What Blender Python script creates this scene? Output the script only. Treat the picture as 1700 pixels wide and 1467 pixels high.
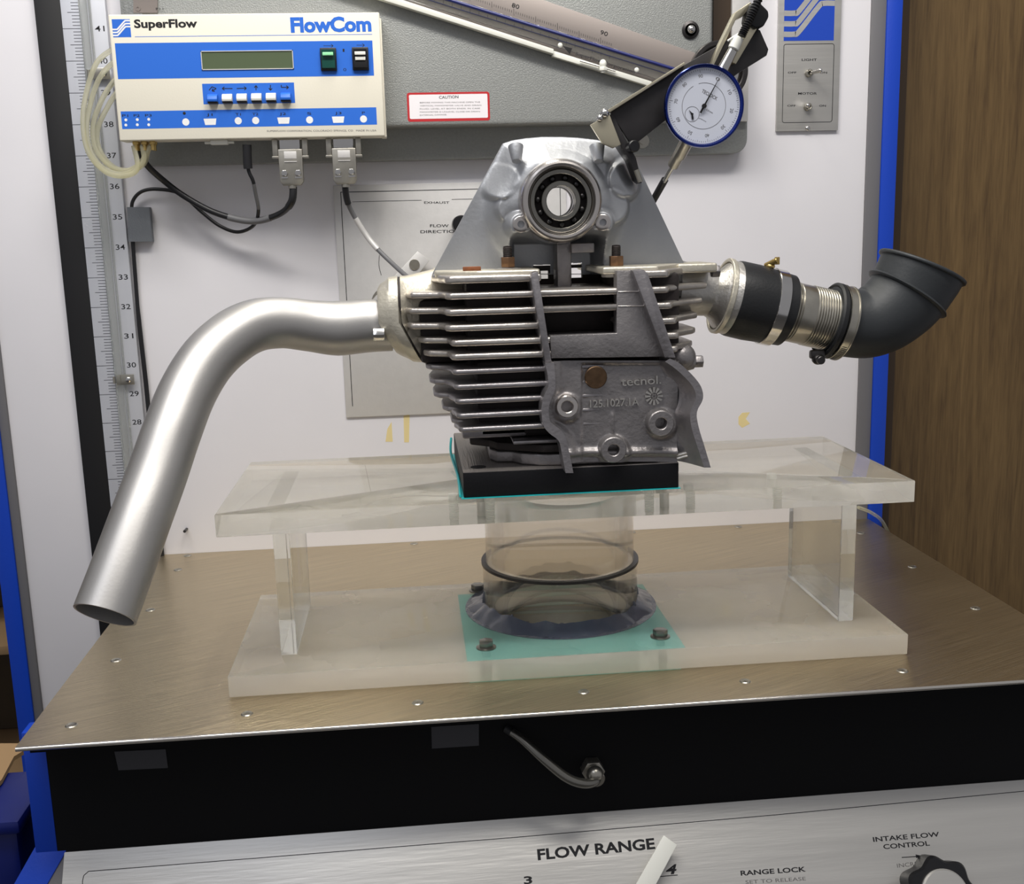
import bpy, bmesh, math, random
from mathutils import Vector, Matrix, noise
random.seed(7)
PI = math.pi
S = 0.01                                   # everything below is written in centimetres
SC = bpy.context.scene
for o in list(bpy.data.objects): bpy.data.objects.remove(o)
COL = SC.collection

# ------------------------------------------------------------------ camera
FPX = 1784.62
CAM = Vector((23.4827, -97.1548, 28.0088))
CR = Matrix(((0.995064104, 0.044150947, -0.088871379),
             (-0.095635152, 0.187659766, -0.977567251),
             (-0.026482938, 0.981241309, 0.190955879)))
cd = bpy.data.cameras.new('camera'); cam = bpy.data.objects.new('camera', cd); COL.objects.link(cam)
cd.sensor_fit = 'HORIZONTAL'; cd.sensor_width = 36.0; cd.lens = FPX / 1700 * 36.0
cd.clip_start = 0.01; cd.clip_end = 50
cam.matrix_world = Matrix.Translation(CAM * S) @ CR.to_4x4()
SC.camera = cam

# ------------------------------------------------------------------ world, lamps, exposure
w = bpy.data.worlds.new('room'); SC.world = w; w.use_nodes = True
w.node_tree.nodes['Background'].inputs[0].default_value = (0.95, 0.95, 1.0, 1)
w.node_tree.nodes['Background'].inputs[1].default_value = 0.30

def area(name, loc, target, sx, sy, power, col):
    l = bpy.data.lights.new(name, 'AREA'); l.shape = 'RECTANGLE'; l.size = sx * S; l.size_y = sy * S
    l.energy = power; l.color = col
    o = bpy.data.objects.new(name, l); COL.objects.link(o)
    o.location = Vector(loc) * S
    o.rotation_euler = (Vector(target) - Vector(loc)).to_track_quat('-Z', 'Y').to_euler()
    return o
area('ceiling_tube_light', (22, -66, 112), (28, -12, 10), 110, 14, 11.5, (1.0, 0.965, 0.91))
area('cabinet_light', (28, -16, 86), (30, -16, 0), 56, 8, 2.6, (1.0, 0.95, 0.84))
area('room_light', (-60, -120, 150), (20, 0, 20), 90, 60, 4.0, (0.86, 0.90, 1.0))

SC.view_settings.view_transform = 'Standard'; SC.view_settings.look = 'None'
SC.view_settings.exposure = 0.07; SC.view_settings.gamma = 1.0
SC.view_settings.use_curve_mapping = False

# ------------------------------------------------------------------ pixel -> point helpers
def ray(px, py):
    return CR @ Vector(((px - 850) / FPX, -(py - 733.5) / FPX, -1.0))
def Y(px, py, y):                           # the point seen at a pixel on the upright plane at depth y
    d = ray(px, py); return CAM + d * ((y - CAM.y) / d.y)
def Z(px, py, z):                           # ... on the level plane at height z
    d = ray(px, py); return CAM + d * ((z - CAM.z) / d.z)
def hit(px, py, p, n):
    d = ray(px, py); return CAM + d * ((Vector(p) - CAM).dot(n) / d.dot(n))

# ------------------------------------------------------------------ materials
def lin(c):
    return tuple((v / 12.92 if v <= .04045 else ((v + .055) / 1.055) ** 2.4) for v in [k / 255 for k in c]) + (1,)
MATS = {}
def mat(name, col, rough=.5, metal=0., bump=0., bscale=300., var=0., vscale=60., vcol=None, stretch=None,
        spec=.5, coat=0., trans=0., ior=1.45, detail=3., rotz=0.):
    m = bpy.data.materials.new(name); m.use_nodes = True; nt = m.node_tree; b = nt.nodes['Principled BSDF']
    b.inputs['Base Color'].default_value = lin(col); b.inputs['Roughness'].default_value = rough
    b.inputs['Metallic'].default_value = metal; b.inputs['Specular IOR Level'].default_value = spec
    b.inputs['Coat Weight'].default_value = coat; b.inputs['Transmission Weight'].default_value = trans
    b.inputs['IOR'].default_value = ior
    tc = nt.nodes.new('ShaderNodeTexCoord'); mp = nt.nodes.new('ShaderNodeMapping')
    nt.links.new(tc.outputs['Object'], mp.inputs[0])
    if stretch: mp.inputs['Scale'].default_value = stretch; mp.vector_type = 'TEXTURE' if rotz else 'POINT'
    if rotz: mp.inputs['Scale'].default_value = tuple(1 / k for k in stretch); mp.inputs['Rotation'].default_value = (0, 0, rotz)
    if var or vcol:
        n = nt.nodes.new('ShaderNodeTexNoise'); n.inputs['Scale'].default_value = vscale; n.inputs['Detail'].default_value = 6
        nt.links.new(mp.outputs[0], n.inputs['Vector'])
        r = nt.nodes.new('ShaderNodeValToRGB'); r.color_ramp.elements[0].position = .3; r.color_ramp.elements[1].position = .72
        c0 = lin(col); c1 = lin(vcol) if vcol else tuple(min(1, v * (1 - var)) for v in c0[:3]) + (1,)
        r.color_ramp.elements[0].color = c1; r.color_ramp.elements[1].color = c0
        nt.links.new(n.outputs['Fac'], r.inputs[0]); nt.links.new(r.outputs[0], b.inputs['Base Color'])
        mr = nt.nodes.new('ShaderNodeMapRange'); mr.inputs['To Min'].default_value = max(.02, rough * .85); mr.inputs['To Max'].default_value = min(1, rough * 1.2)
        nt.links.new(n.outputs['Fac'], mr.inputs[0]); nt.links.new(mr.outputs[0], b.inputs['Roughness'])
    if bump:
        n2 = nt.nodes.new('ShaderNodeTexNoise'); n2.inputs['Scale'].default_value = bscale; n2.inputs['Detail'].default_value = detail
        nt.links.new(mp.outputs[0], n2.inputs['Vector'])
        bp = nt.nodes.new('ShaderNodeBump'); bp.inputs['Strength'].default_value = bump; bp.inputs['Distance'].default_value = .0006
        nt.links.new(n2.outputs['Fac'], bp.inputs['Height']); nt.links.new(bp.outputs[0], b.inputs['Normal'])
    MATS[name] = m; return m

mat('white_enamel', (226, 224, 228), .45, var=.05, vscale=8)
mat('trim_grey', (104, 103, 106), .5)
mat('blue_paint', (14, 62, 178), .42, bump=.15, bscale=500)
mat('black_paint', (14, 14, 17), .6)
mat('apron_black', (9, 9, 11), .7, spec=.25)
mat('ruler_alu', (196, 198, 205), .38, .35, var=.06, vscale=90, stretch=(1, 1, .1))
mat('ink', (18, 18, 22), .6)
mat('ink_grey', (95, 92, 92), .6)
mat('hammertone', (148, 150, 148), .42, .25, bump=.7, bscale=900, var=.12, vscale=500)
mat('silver_scale', (134, 126, 122), .42, .5)
mat('tape_dark', (62, 62, 66), .6)
mat('steel_top', (208, 192, 162), .30, .94, bump=.6, bscale=220, var=.28, vscale=110, stretch=(.12, 9, 1), detail=2, rotz=.42)
mat('edge_steel', (215, 210, 202), .18, .95)
mat('brushed_panel', (196, 194, 190), .36, .55, bump=.22, bscale=260, var=.12, vscale=60, stretch=(.12, 1.6, 1.6))
mat('plate_alu', (214, 212, 210), .42, .3, bump=.12, bscale=400, var=.05, vscale=120)
mat('cream_case', (226, 221, 206), .45, bump=.1, bscale=700)
mat('print_blue', (38, 104, 206), .45)
mat('logo_blue', (22, 66, 176), .45)
mat('lcd', (84, 96, 72), .25)
mat('white_print', (232, 232, 232), .5)
mat('white_plastic_and_glare', (226, 226, 218), .35)  # white plastic parts, and the glare painted on the manometer's steel rail
mat('green_lens', (20, 70, 62), .2)
mat('green_mark', (150, 226, 170), .3)
mat('black_plastic', (20, 20, 23), .38)
mat('cable_black', (28, 28, 31), .42)
mat('cable_grey', (104, 104, 106), .5)
mat('zinc', (176, 172, 162), .3, .9, var=.1, vscale=200)
mat('chrome', (205, 203, 200), .16, 1.)
mat('brass', (196, 168, 106), .3, .95)
mat('dark_steel', (70, 68, 68), .35, .85, var=.2, vscale=150)
mat('sand_alu', (178, 176, 174), .44, .85, bump=.06, bscale=700, var=.05, vscale=30)
mat('cast_alu', (196, 193, 188), .40, .85, bump=.5, bscale=420, var=.15, vscale=80)
mat('cast_cream', (218, 212, 196), .42, .7, bump=.45, bscale=420, var=.12, vscale=80)
mat('cast_dark', (152, 148, 148), .42, .8, bump=.55, bscale=420, var=.18, vscale=60)
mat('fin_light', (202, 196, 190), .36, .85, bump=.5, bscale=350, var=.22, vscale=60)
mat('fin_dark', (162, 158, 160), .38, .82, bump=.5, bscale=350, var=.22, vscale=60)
mat('core_dark', (52, 47, 46), .6, .5, bump=.5, bscale=300)  # dark for the shade between fins and in holes, and for dark parts
mat('tower_alu', (174, 176, 180), .46, .72, bump=.3, bscale=420, var=.10, vscale=40)
mat('machined', (206, 200, 195), .24, 1.)
mat('bolt_steel', (128, 126, 120), .25, .9)
mat('bronze_nut', (146, 112, 84), .35, .9, var=.3, vscale=200)
mat('copper_plug', (104, 82, 62), .4, .8, var=.3, vscale=300)
mat('rust', (140, 84, 52), .8, 0, var=.3, vscale=300)
mat('rubber', (28, 29, 31), .48, bump=.2, bscale=600)
mat('rubber_elbow', (46, 49, 52), .5, bump=.15, bscale=500, var=.15, vscale=40)
mat('block_black', (12, 12, 16), .55, bump=.3, bscale=500, spec=.3)
mat('block_top', (150, 144, 140), .42, .7, bump=.8, bscale=260, stretch=(4, .15, 1))
mat('teal_film', (30, 178, 182), .35)
mat('teal_sheet', (124, 190, 182), .4, vcol=(176, 196, 180), vscale=26)
mat('sealant', (70, 74, 88), .26, bump=.9, bscale=120, coat=.25)
mat('sticker_white', (232, 228, 232), .5)
mat('sticker_red', (182, 38, 44), .5)
mat('dial_face', (206, 210, 222), .4)
mat('bezel_blue', (34, 52, 132), .16, .95)
mat('pale_steel', (204, 196, 172), .3, .85)
mat('bracket_black', (58, 56, 57), .38, .35, var=.3, vscale=80)
mat('tape_grey', (106, 110, 116), .55, bump=.3, bscale=700, stretch=(3, 1, 1))
mat('tape_residue', (224, 206, 150), .7)
mat('brown_trim', (58, 44, 30), .5)
mat('floor_grey', (92, 90, 88), .7, var=.15, vscale=6)
mat('cardboard', (150, 122, 88), .8)
mat('bin_blue', (8, 24, 96), .35)
mat('shelf_brown', (74, 62, 46), .7, var=.3, vscale=30)

def wood():
    m = bpy.data.materials.new('wood_grain'); m.use_nodes = True; nt = m.node_tree; b = nt.nodes['Principled BSDF']
    tc = nt.nodes.new('ShaderNodeTexCoord'); mp = nt.nodes.new('ShaderNodeMapping'); mp.inputs['Scale'].default_value = (24, 1, 1.6)
    nt.links.new(tc.outputs['Object'], mp.inputs[0])
    n1 = nt.nodes.new('ShaderNodeTexNoise'); n1.inputs['Scale'].default_value = 3.2; n1.inputs['Detail'].default_value = 8; n1.inputs['Distortion'].default_value = 1.4
    n2 = nt.nodes.new('ShaderNodeTexNoise'); n2.inputs['Scale'].default_value = 24; n2.inputs['Detail'].default_value = 4
    nt.links.new(mp.outputs[0], n1.inputs['Vector']); nt.links.new(mp.outputs[0], n2.inputs['Vector'])
    mx = nt.nodes.new('ShaderNodeMix'); mx.data_type = 'FLOAT'; mx.inputs[0].default_value = .35
    nt.links.new(n1.outputs['Fac'], mx.inputs[2]); nt.links.new(n2.outputs['Fac'], mx.inputs[3])
    r = nt.nodes.new('ShaderNodeValToRGB'); e = r.color_ramp.elements
    e[0].position = .30; e[0].color = lin((76, 56, 30)); e[1].position = .70; e[1].color = lin((116, 92, 56))
    k = e.new(.47); k.color = lin((98, 76, 44))
    nt.links.new(mx.outputs[0], r.inputs[0]); nt.links.new(r.outputs[0], b.inputs['Base Color'])
    b.inputs['Roughness'].default_value = .5
    MATS['wood_grain'] = m
wood()

def acrylic(name, haze, rough, tint, hcol, edge=None, clear=.15, ior=1.46):
    """clear refracting acrylic with a share of milky scattering (aged and sanded faces)"""
    m = bpy.data.materials.new(name); m.use_nodes = True; nt = m.node_tree
    out = nt.nodes['Material Output']; nt.nodes.remove(nt.nodes['Principled BSDF'])
    g = nt.nodes.new('ShaderNodeBsdfGlass'); g.inputs['Color'].default_value = tint; g.inputs['IOR'].default_value = ior; g.inputs['Roughness'].default_value = rough
    t = nt.nodes.new('ShaderNodeBsdfTransparent'); t.inputs['Color'].default_value = tint
    gt = nt.nodes.new('ShaderNodeMixShader'); gt.inputs[0].default_value = clear
    nt.links.new(g.outputs[0], gt.inputs[1]); nt.links.new(t.outputs[0], gt.inputs[2])
    d = nt.nodes.new('ShaderNodeBsdfDiffuse'); d.inputs['Color'].default_value = hcol
    tl = nt.nodes.new('ShaderNodeBsdfTranslucent'); tl.inputs['Color'].default_value = hcol
    dm = nt.nodes.new('ShaderNodeMixShader'); dm.inputs[0].default_value = .5
    nt.links.new(d.outputs[0], dm.inputs[1]); nt.links.new(tl.outputs[0], dm.inputs[2])
    mx = nt.nodes.new('ShaderNodeMixShader')
    tc = nt.nodes.new('ShaderNodeTexCoord'); n = nt.nodes.new('ShaderNodeTexNoise'); n.inputs['Scale'].default_value = 14; n.inputs['Detail'].default_value = 5
    nt.links.new(tc.outputs['Object'], n.inputs['Vector'])
    mr = nt.nodes.new('ShaderNodeMapRange'); mr.inputs['From Min'].default_value = .3; mr.inputs['From Max'].default_value = .7
    mr.inputs['To Min'].default_value = haze * .85; mr.inputs['To Max'].default_value = min(1, haze * 1.15)
    nt.links.new(n.outputs['Fac'], mr.inputs[0])
    if edge is None: nt.links.new(mr.outputs[0], mx.inputs[0])
    else:                                     # sawn edges are frosted more than the flat faces
        ge = nt.nodes.new('ShaderNodeNewGeometry'); sx = nt.nodes.new('ShaderNodeSeparateXYZ'); ab = nt.nodes.new('ShaderNodeMath'); ab.operation = 'ABSOLUTE'
        nt.links.new(ge.outputs['True Normal'], sx.inputs[0]); nt.links.new(sx.outputs['Z'], ab.inputs[0])
        m2 = nt.nodes.new('ShaderNodeMapRange'); m2.inputs['From Min'].default_value = .3; m2.inputs['From Max'].default_value = .8; m2.inputs['To Min'].default_value = edge
        nt.links.new(ab.outputs[0], m2.inputs[0]); nt.links.new(mr.outputs[0], m2.inputs['To Max']); nt.links.new(m2.outputs[0], mx.inputs[0])
    nt.links.new(gt.outputs[0], mx.inputs[1]); nt.links.new(dm.outputs[0], mx.inputs[2]); nt.links.new(mx.outputs[0], out.inputs[0])
    MATS[name] = m
acrylic('acrylic_base', .26, .10, (1, .998, .985, 1), (.97, .925, .84, 1), edge=.55)
acrylic('acrylic_top', .13, .03, (1, .998, .98, 1), (.98, .95, .86, 1), edge=.26)
acrylic('acrylic_clear', .04, .0, (.99, .995, .98, 1), (.90, .90, .85, 1), edge=.05)
acrylic('acrylic_tube', .05, .0, (.97, .96, .94, 1), (.85, .81, .74, 1), clear=.55, ior=1.2)
acrylic('thread_frost', .5, .15, (1, 1, .99, 1), (.97, .97, .93, 1), clear=.7)
acrylic('vinyl_tube', .32, .05, (.96, .95, .86, 1), (.84, .82, .66, 1), clear=.5, ior=1.2)
acrylic('teal_reflection_film', .12, .2, (.85, .98, .97, 1), (.40, .74, .72, 1), clear=.9)  # tint that stands in for the gasket's reflection in the acrylic

# ------------------------------------------------------------------ mesh building
WORLD = {}                                   # world position (cm) of every empty / object origin
def basis(axis, up=None):
    a = Vector(axis).normalized()
    h = Vector(up) if up is not None else (Vector((0, 0, 1)) if abs(a.z) < .9 else Vector((1, 0, 0)))
    u = h.cross(a).normalized(); v = a.cross(u).normalized()
    return u, v, a
def smooth(pts, n=8):
    P = [Vector(p) for p in pts]; out = []
    for i in range(len(P) - 1):
        p0 = P[max(i - 1, 0)]; p1 = P[i]; p2 = P[i + 1]; p3 = P[min(i + 2, len(P) - 1)]
        for k in range(n):
            t = k / n
            out.append(.5 * ((2 * p1) + (-p0 + p2) * t + (2 * p0 - 5 * p1 + 4 * p2 - p3) * t * t + (-p0 + 3 * p1 - 3 * p2 + p3) * t ** 3))
    out.append(P[-1]); return out
def resample(vals, n):
    out = []
    for i in range(n):
        t = i / (n - 1) * (len(vals) - 1); k = min(int(t), len(vals) - 2); f = t - k
        out.append(vals[k] * (1 - f) + vals[k + 1] * f)
    return out

class MB:
    def __init__(s): s.bm = bmesh.new()
    def add(s, verts, faces):
        vs = [s.bm.verts.new(v) for v in verts]
        for f in faces:
            try: s.bm.faces.new([vs[i] for i in f])
            except ValueError: pass
        return vs
    def box(s, lo, hi, bev=0., seg=2, M=None):
        b = bmesh.new(); lo = Vector(lo); hi = Vector(hi)
        bmesh.ops.create_cube(b, size=1)
        for v in b.verts: v.co = Vector((lo[i] + (v.co[i] + .5) * (hi[i] - lo[i]) for i in range(3)))
        if bev: bmesh.ops.bevel(b, geom=list(b.edges), offset=bev, segments=seg, affect='EDGES', profile=.5)
        s.join(b, M); return s
    def join(s, b, M=None):
        if M is not None: bmesh.ops.transform(b, matrix=M, verts=list(b.verts))
        idx = {v: s.bm.verts.new(v.co) for v in b.verts}
        for f in b.faces:
            try: s.bm.faces.new([idx[v] for v in f.verts])
            except ValueError: pass
        b.free()
    def lathe(s, prof, org, axis, seg=32, up=None, close=False):
        """prof: (radius, height along axis); r = 0 closes to a point"""
        u, v, a = basis(axis, up); org = Vector(org); rings = []
        for r, h in prof:
            if r < 1e-6: rings.append([s.bm.verts.new(org + a * h)])
            else: rings.append([s.bm.verts.new(org + a * h + (u * math.cos(2 * PI * i / seg) + v * math.sin(2 * PI * i / seg)) * r) for i in range(seg)])
        pairs = list(zip(rings, rings[1:])) + ([(rings[-1], rings[0])] if close else [])
        for A, B in pairs:
            for i in range(seg):
                j = (i + 1) % seg
                try:
                    if len(A) == 1: s.bm.faces.new((A[0], B[i], B[j]))
                    elif len(B) == 1: s.bm.faces.new((A[i], A[j], B[0]))
                    else: s.bm.faces.new((A[i], A[j], B[j], B[i]))
                except ValueError: pass
        return s
    def cyl(s, p0, p1, r0, r1=None, seg=24, bev=0., up=None):
        r1 = r0 if r1 is None else r1; p0 = Vector(p0); L = (Vector(p1) - p0).length
        b = min(bev, L * .4)
        pr = [(0, 0), (r0 - b, 0), (r0, b), (r1, L - b), (r1 - b, L), (0, L)] if b else [(0, 0), (r0, 0), (r1, L), (0, L)]
        return s.lathe(pr, p0, Vector(p1) - p0, seg, up)
    def ring(s, org, axis, r0, r1, h, seg=40, bev=0.):
        b = bev
        if b: pr = [(r0, b), (r0 + b, 0), (r1 - b, 0), (r1, b), (r1, h - b), (r1 - b, h), (r0 + b, h), (r0, h - b)]
        else: pr = [(r0, 0), (r1, 0), (r1, h), (r0, h)]
        return s.lathe(pr, org, axis, seg, close=True)
    def sphere(s, c, r, sc=(1, 1, 1), seg=20):
        b = bmesh.new(); bmesh.ops.create_uvsphere(b, u_segments=seg, v_segments=seg // 2 + 2, radius=1)
        for v in b.verts: v.co = Vector(c) + Vector((v.co.x * sc[0], v.co.y * sc[1], v.co.z * sc[2])) * r
        s.join(b); return s
    def tube(s, pts, r, seg=14, cap=True, inner=None):
        P = [Vector(p) for p in pts]; n = len(P)
        R = r if isinstance(r, (list, tuple)) else [r] * n
        if len(R) != n: R = resample(list(R), n)
        T = [(P[min(i + 1, n - 1)] - P[max(i - 1, 0)]).normalized() for i in range(n)]
        u, v, _ = basis(T[0]); rings = []
        for i in range(n):
            u = (u - T[i] * u.dot(T[i])).normalized(); v = T[i].cross(u)
            rings.append([s.bm.verts.new(P[i] + (u * math.cos(2 * PI * k / seg) + v * math.sin(2 * PI * k / seg)) * R[i]) for k in range(seg)])
        for A, B in zip(rings, rings[1:]):
            for k in range(seg): s.bm.faces.new((A[k], A[(k + 1) % seg], B[(k + 1) % seg], B[k]))
        if cap:
            s.bm.faces.new(list(reversed(rings[0]))); s.bm.faces.new(rings[-1])
        return s
    def prism(s, poly, d, bev=0., seg=2, M=None):
        """poly: 3D points of a flat outline, d: extrusion vector"""
        b = bmesh.new(); d = Vector(d)
        vs = [b.verts.new(p) for p in poly]; f = b.faces.new(vs)
        ret = bmesh.ops.extrude_face_region(b, geom=[f]); nv = [g for g in ret['geom'] if isinstance(g, bmesh.types.BMVert)]
        bmesh.ops.translate(b, vec=d, verts=nv)
        bmesh.ops.recalc_face_normals(b, faces=list(b.faces))
        if bev: bmesh.ops.bevel(b, geom=list(b.edges), offset=bev, segments=seg, affect='EDGES', profile=.5)
        s.join(b, M); return s
    def hexa(s, c, axis, rad, h, up=None):
        u, v, a = basis(axis, up); c = Vector(c)
        poly = [c + (u * math.cos(PI / 3 * k) + v * math.sin(PI / 3 * k)) * rad for k in range(6)]
        return s.prism(poly, a * h, bev=rad * .07)
    def hole_slab(s, x0, x1, y0, y1, z0, z1, cx, cy, r, seg=64, bev=.05):
        """rectangular slab with a round through hole"""
        angs = sorted([2 * PI * i / seg for i in range(seg)] + [math.atan2(b - cy, a - cx) % (2 * PI) for a in (x0, x1) for b in (y0, y1)])
        def outer(t):
            c, q = math.cos(t), math.sin(t); k = 1e9
            if abs(c) > 1e-9: k = min(k, ((x1 if c > 0 else x0) - cx) / c)
            if abs(q) > 1e-9: k = min(k, ((y1 if q > 0 else y0) - cy) / q)
            return cx + c * k, cy + q * k
        I0, I1, O0, O1 = [], [], [], []
        for t in angs:
            ox, oy = outer(t); ix, iy = cx + r * math.cos(t), cy + r * math.sin(t)
            I0.append(s.bm.verts.new((ix, iy, z0))); I1.append(s.bm.verts.new((ix, iy, z1)))
            O0.append(s.bm.verts.new((ox, oy, z0))); O1.append(s.bm.verts.new((ox, oy, z1)))
        n = len(angs)
        for i in range(n):
            j = (i + 1) % n
            s.bm.faces.new((I1[i], O1[i], O1[j], I1[j])); s.bm.faces.new((I0[i], I0[j], O0[j], O0[i]))
            s.bm.faces.new((O0[i], O0[j], O1[j], O1[i])); s.bm.faces.new((I0[i], I1[i], I1[j], I0[j]))
        if bev and z1 - z0 > .5:
            O = set(O0 + O1); s.bm.normal_update()
            E = [e for e in s.bm.edges if e.verts[0] in O and e.verts[1] in O and len(e.link_faces) == 2 and e.calc_face_angle(0) > .5]
            bmesh.ops.bevel(s.bm, geom=E, offset=bev, segments=2, affect='EDGES', profile=.5)
        return s
    def text(s, body, A, B, cap, nrm, ext=.004, bold=0., shear=0.):
        """letters whose baseline runs from A to B (cm), capital height cap, facing nrm"""
        A = Vector(A); B = Vector(B); n = Vector(nrm).normalized()
        c = bpy.data.curves.new('t', 'FONT'); c.body = body; c.size = 1; c.offset = bold; c.shear = shear; c.resolution_u = 3
        o = bpy.data.objects.new('t', c); me = bpy.data.meshes.new_from_object(o)
        bpy.data.objects.remove(o); bpy.data.curves.remove(c)
        if not me.vertices: return s
        xs = [v.co.x for v in me.vertices]; x0, x1 = min(xs), max(xs)
        u = (B - A); u = (u - n * u.dot(n)); L = u.length; u.normalize(); v = n.cross(u)
        kx = L / (x1 - x0); ky = cap / .729
        b = bmesh.new(); b.from_mesh(me); bpy.data.meshes.remove(me)
        for q in b.verts: q.co = A + u * ((q.co.x - x0) * kx) + v * (q.co.y * ky)
        ret = bmesh.ops.extrude_face_region(b, geom=list(b.faces))
        nv = [g for g in ret['geom'] if isinstance(g, bmesh.types.BMVert)]
        bmesh.ops.translate(b, vec=n * ext, verts=nv)
        s.join(b); return s
    def quad(s, pts, n, t=.01):
        """thin flat patch (print, tape) of thickness t standing on the plane of pts"""
        return s.prism([Vector(p) for p in pts], Vector(n).normalized() * t)
    def build(s, name, material, parent=None, ang=35, org=None, **tags):
        bmesh.ops.recalc_face_normals(s.bm, faces=list(s.bm.faces))
        co = [v.co for v in s.bm.verts]
        if parent is not None: L = WORLD[parent.name]
        elif org is not None: L = Vector(org)
        else:
            L = Vector(((min(c.x for c in co) + max(c.x for c in co)) / 2, (min(c.y for c in co) + max(c.y for c in co)) / 2, min(c.z for c in co)))
        me = bpy.data.meshes.new(name)
        for v in s.bm.verts: v.co = (v.co - L) * S
        s.bm.to_mesh(me); s.bm.free()
        for p in me.polygons: p.use_smooth = True
        me.set_sharp_from_angle(angle=math.radians(ang))
        me.materials.append(MATS[material])
        o = bpy.data.objects.new(name, me); COL.objects.link(o)
        if parent is not None: o.parent = parent
        else: o.location = L * S
        WORLD[o.name] = L.copy()
        for k, v in tags.items(): o[k] = v
        return o
def thing(name, label, cat, loc, group=None):
    o = bpy.data.objects.new(name, None); COL.objects.link(o); o.empty_display_size = .02
    o.location = Vector(loc) * S; WORLD[o.name] = Vector(loc); o['label'] = label; o['category'] = cat
    if group: o['group'] = group
    return o
def copy_at(o, parent, d):
    c = o.copy(); COL.objects.link(c); c.parent = parent; c.location = Vector(d) * S; WORLD[c.name] = WORLD[parent.name] + Vector(d); return c
FR = (0, -1, 0)                               # facing the viewer

def Ypoly(pts, y): return [Y(a, b, y) for a, b in pts]

# ================================================================== THE SETTING
m = MB(); m.box((70.6, 6, -60), (150, 8, 90)); m.build('wall_back', 'wood_grain', kind='structure')
m = MB(); m.box((68.6, 3.5, -60), (70.5, 8, 90), .1); m.build('trim_1', 'brown_trim', kind='structure')
m = MB(); m.box((-160, 30, -60), (70.5, 32, 90)); m.build('wall_rear', 'shelf_brown', kind='structure')

m = MB(); m.box((-160, -260, -62), (150, 30, -60)); m.build('floor', 'floor_grey', kind='structure')
# ================================================================== BENCH (cabinet)
bench = thing('test_bench', 'airflow test bench with brushed steel top, white backboard and blue edge posts', 'bench', (33, -20, -60))
m = MB(); m.box((-12.1, 0, -30), (65.25, 1.2, 62), .05); m.build('backboard', 'white_enamel', bench)
m = MB(); m.box((65.25, -.3, -30), (66.55, 1.4, 62), .05); m.build('backboard_trim', 'trim_grey', bench); m = MB(); m.box((-12.85, -.3, -40), (-12.1, 1.4, 62), .05); m.build('backboard_trim', 'trim_grey', bench)
m = MB(); m.box((66.55, -.5, -30), (67.95, 2.5, 62), .05); m.build('edge_post', 'blue_paint', bench)
m = MB(); m.box((-14.35, -.5, -58), (-12.85, 2.5, 62), .05); m.build('edge_post', 'blue_paint', bench)
TX, TY = 33.4, -23.4                           # axis of the flow opening
m = MB(); m.hole_slab(0, 66.6, -37.8, -.02, -.28, 0, TX, TY, 4.6, bev=0)
top = m.build('table_top', 'steel_top', bench, ang=30)
m = MB(); m.tube([(0, -37.8, -.14), (66.6, -37.8, -.14)], .139, 16); m.build('front_edge', 'edge_steel', top)
scr = []
for i in range(7):
    for yy in (-35.4, -.75): scr.append((2.38 + i * 10.25, yy))
for j in (-25.4, -15.3, -5.0): scr += [(2.38, j), (63.9, j)]
s0 = None
for (sx, sy) in scr:
    if s0 is None:
        m = MB(); m.lathe([(0, .03), (.22, .03), (.30, .06), (.36, .012), (.37, .005)], (sx, sy, 0), (0, 0, 1), 20)
        a = random.random()
        for k in range(2):
            t = a + k * PI / 2; d = Vector((math.cos(t), math.sin(t), 0)); q = Vector((-d.y, d.x, 0)); c = Vector((sx, sy, .035))
            m.prism([c - d * .17 - q * .035, c + d * .17 - q * .035, c + d * .17 + q * .035, c - d * .17 + q * .035], (0, 0, .012))
        s0 = m.build('screw', 'zinc', top); base_s = (sx, sy)
    else: copy_at(s0, top, (sx - base_s[0], sy - base_s[1], 0))
m = MB(); m.box((.9, -30, -60), (66, 0, -12.6)); m.box((.9, -33.9, -12.6), (1.3, 0, -.3)); m.box((65.6, -33.9, -12.6), (66, 0, -.3)); m.build('cabinet', 'black_paint', bench)
m = MB(); m.prism([Vector((.9, -30, -60)), Vector((.9, -46, -60)), Vector((.9, -46, -27)), Vector((.9, -35, -10)), Vector((.9, -30, -10))], (65.1, 0, 0)); m.build('lower_cabinet', 'black_paint', bench)
# black apron and cabinet below the top
m = MB(); m.box((.55, -34.9, -14), (66, -34, -.3)); m.box((.6, -37.4, -.62), (66, -34.9, -.3)); m.build('apron', 'apron_black', bench)
m = MB(); m.box((22, -34, -12), (46, -12, -11)); m.box((22, -12, -12), (46, -11, -.5)); m.box((21, -34, -12), (22, -12, -.5)); m.box((46, -34, -12), (47, -12, -.5)); m.build('plenum', 'black_paint', bench)
m = MB(); m.box((-.75, -34.9, -9.4), (.65, -33.4, -.5), .08); m.build('front_post', 'blue_paint', bench)
PT = math.radians(57)
PO = Vector((.95, -34.95, -8.44)); PD = Vector((0, -math.cos(PT), -math.sin(PT))); PN = Vector((0, -math.sin(PT), math.cos(PT)))
def CP(px, py, h=0.): return hit(px, py, PO + PN * h, PN)
c0 = PO; c1 = PO + Vector((65.0, 0, 0)); m = MB()
m.prism([c0, c1, c1 + PD * 26, c0 + PD * 26], -PN * .35, bev=.04)
cpl = m.build('control_panel', 'brushed_panel', bench)
m = MB(); m.prism([CP(*q) for q in [(88, 1340), (101, 1352), (110, 1372), (111, 1410), (74, 1475), (50, 1520), (-30, 1560), (62, 1398)]], -PN * .8, bev=.05); m.build('side_rail', 'blue_paint', bench)
m = MB(); m.prism([CP(108, 1414, -.1), CP(103, 1540, -.1), CP(45, 1530, -.1)], -PN * .5); m.build('side_strip', 'trim_grey', bench)
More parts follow.
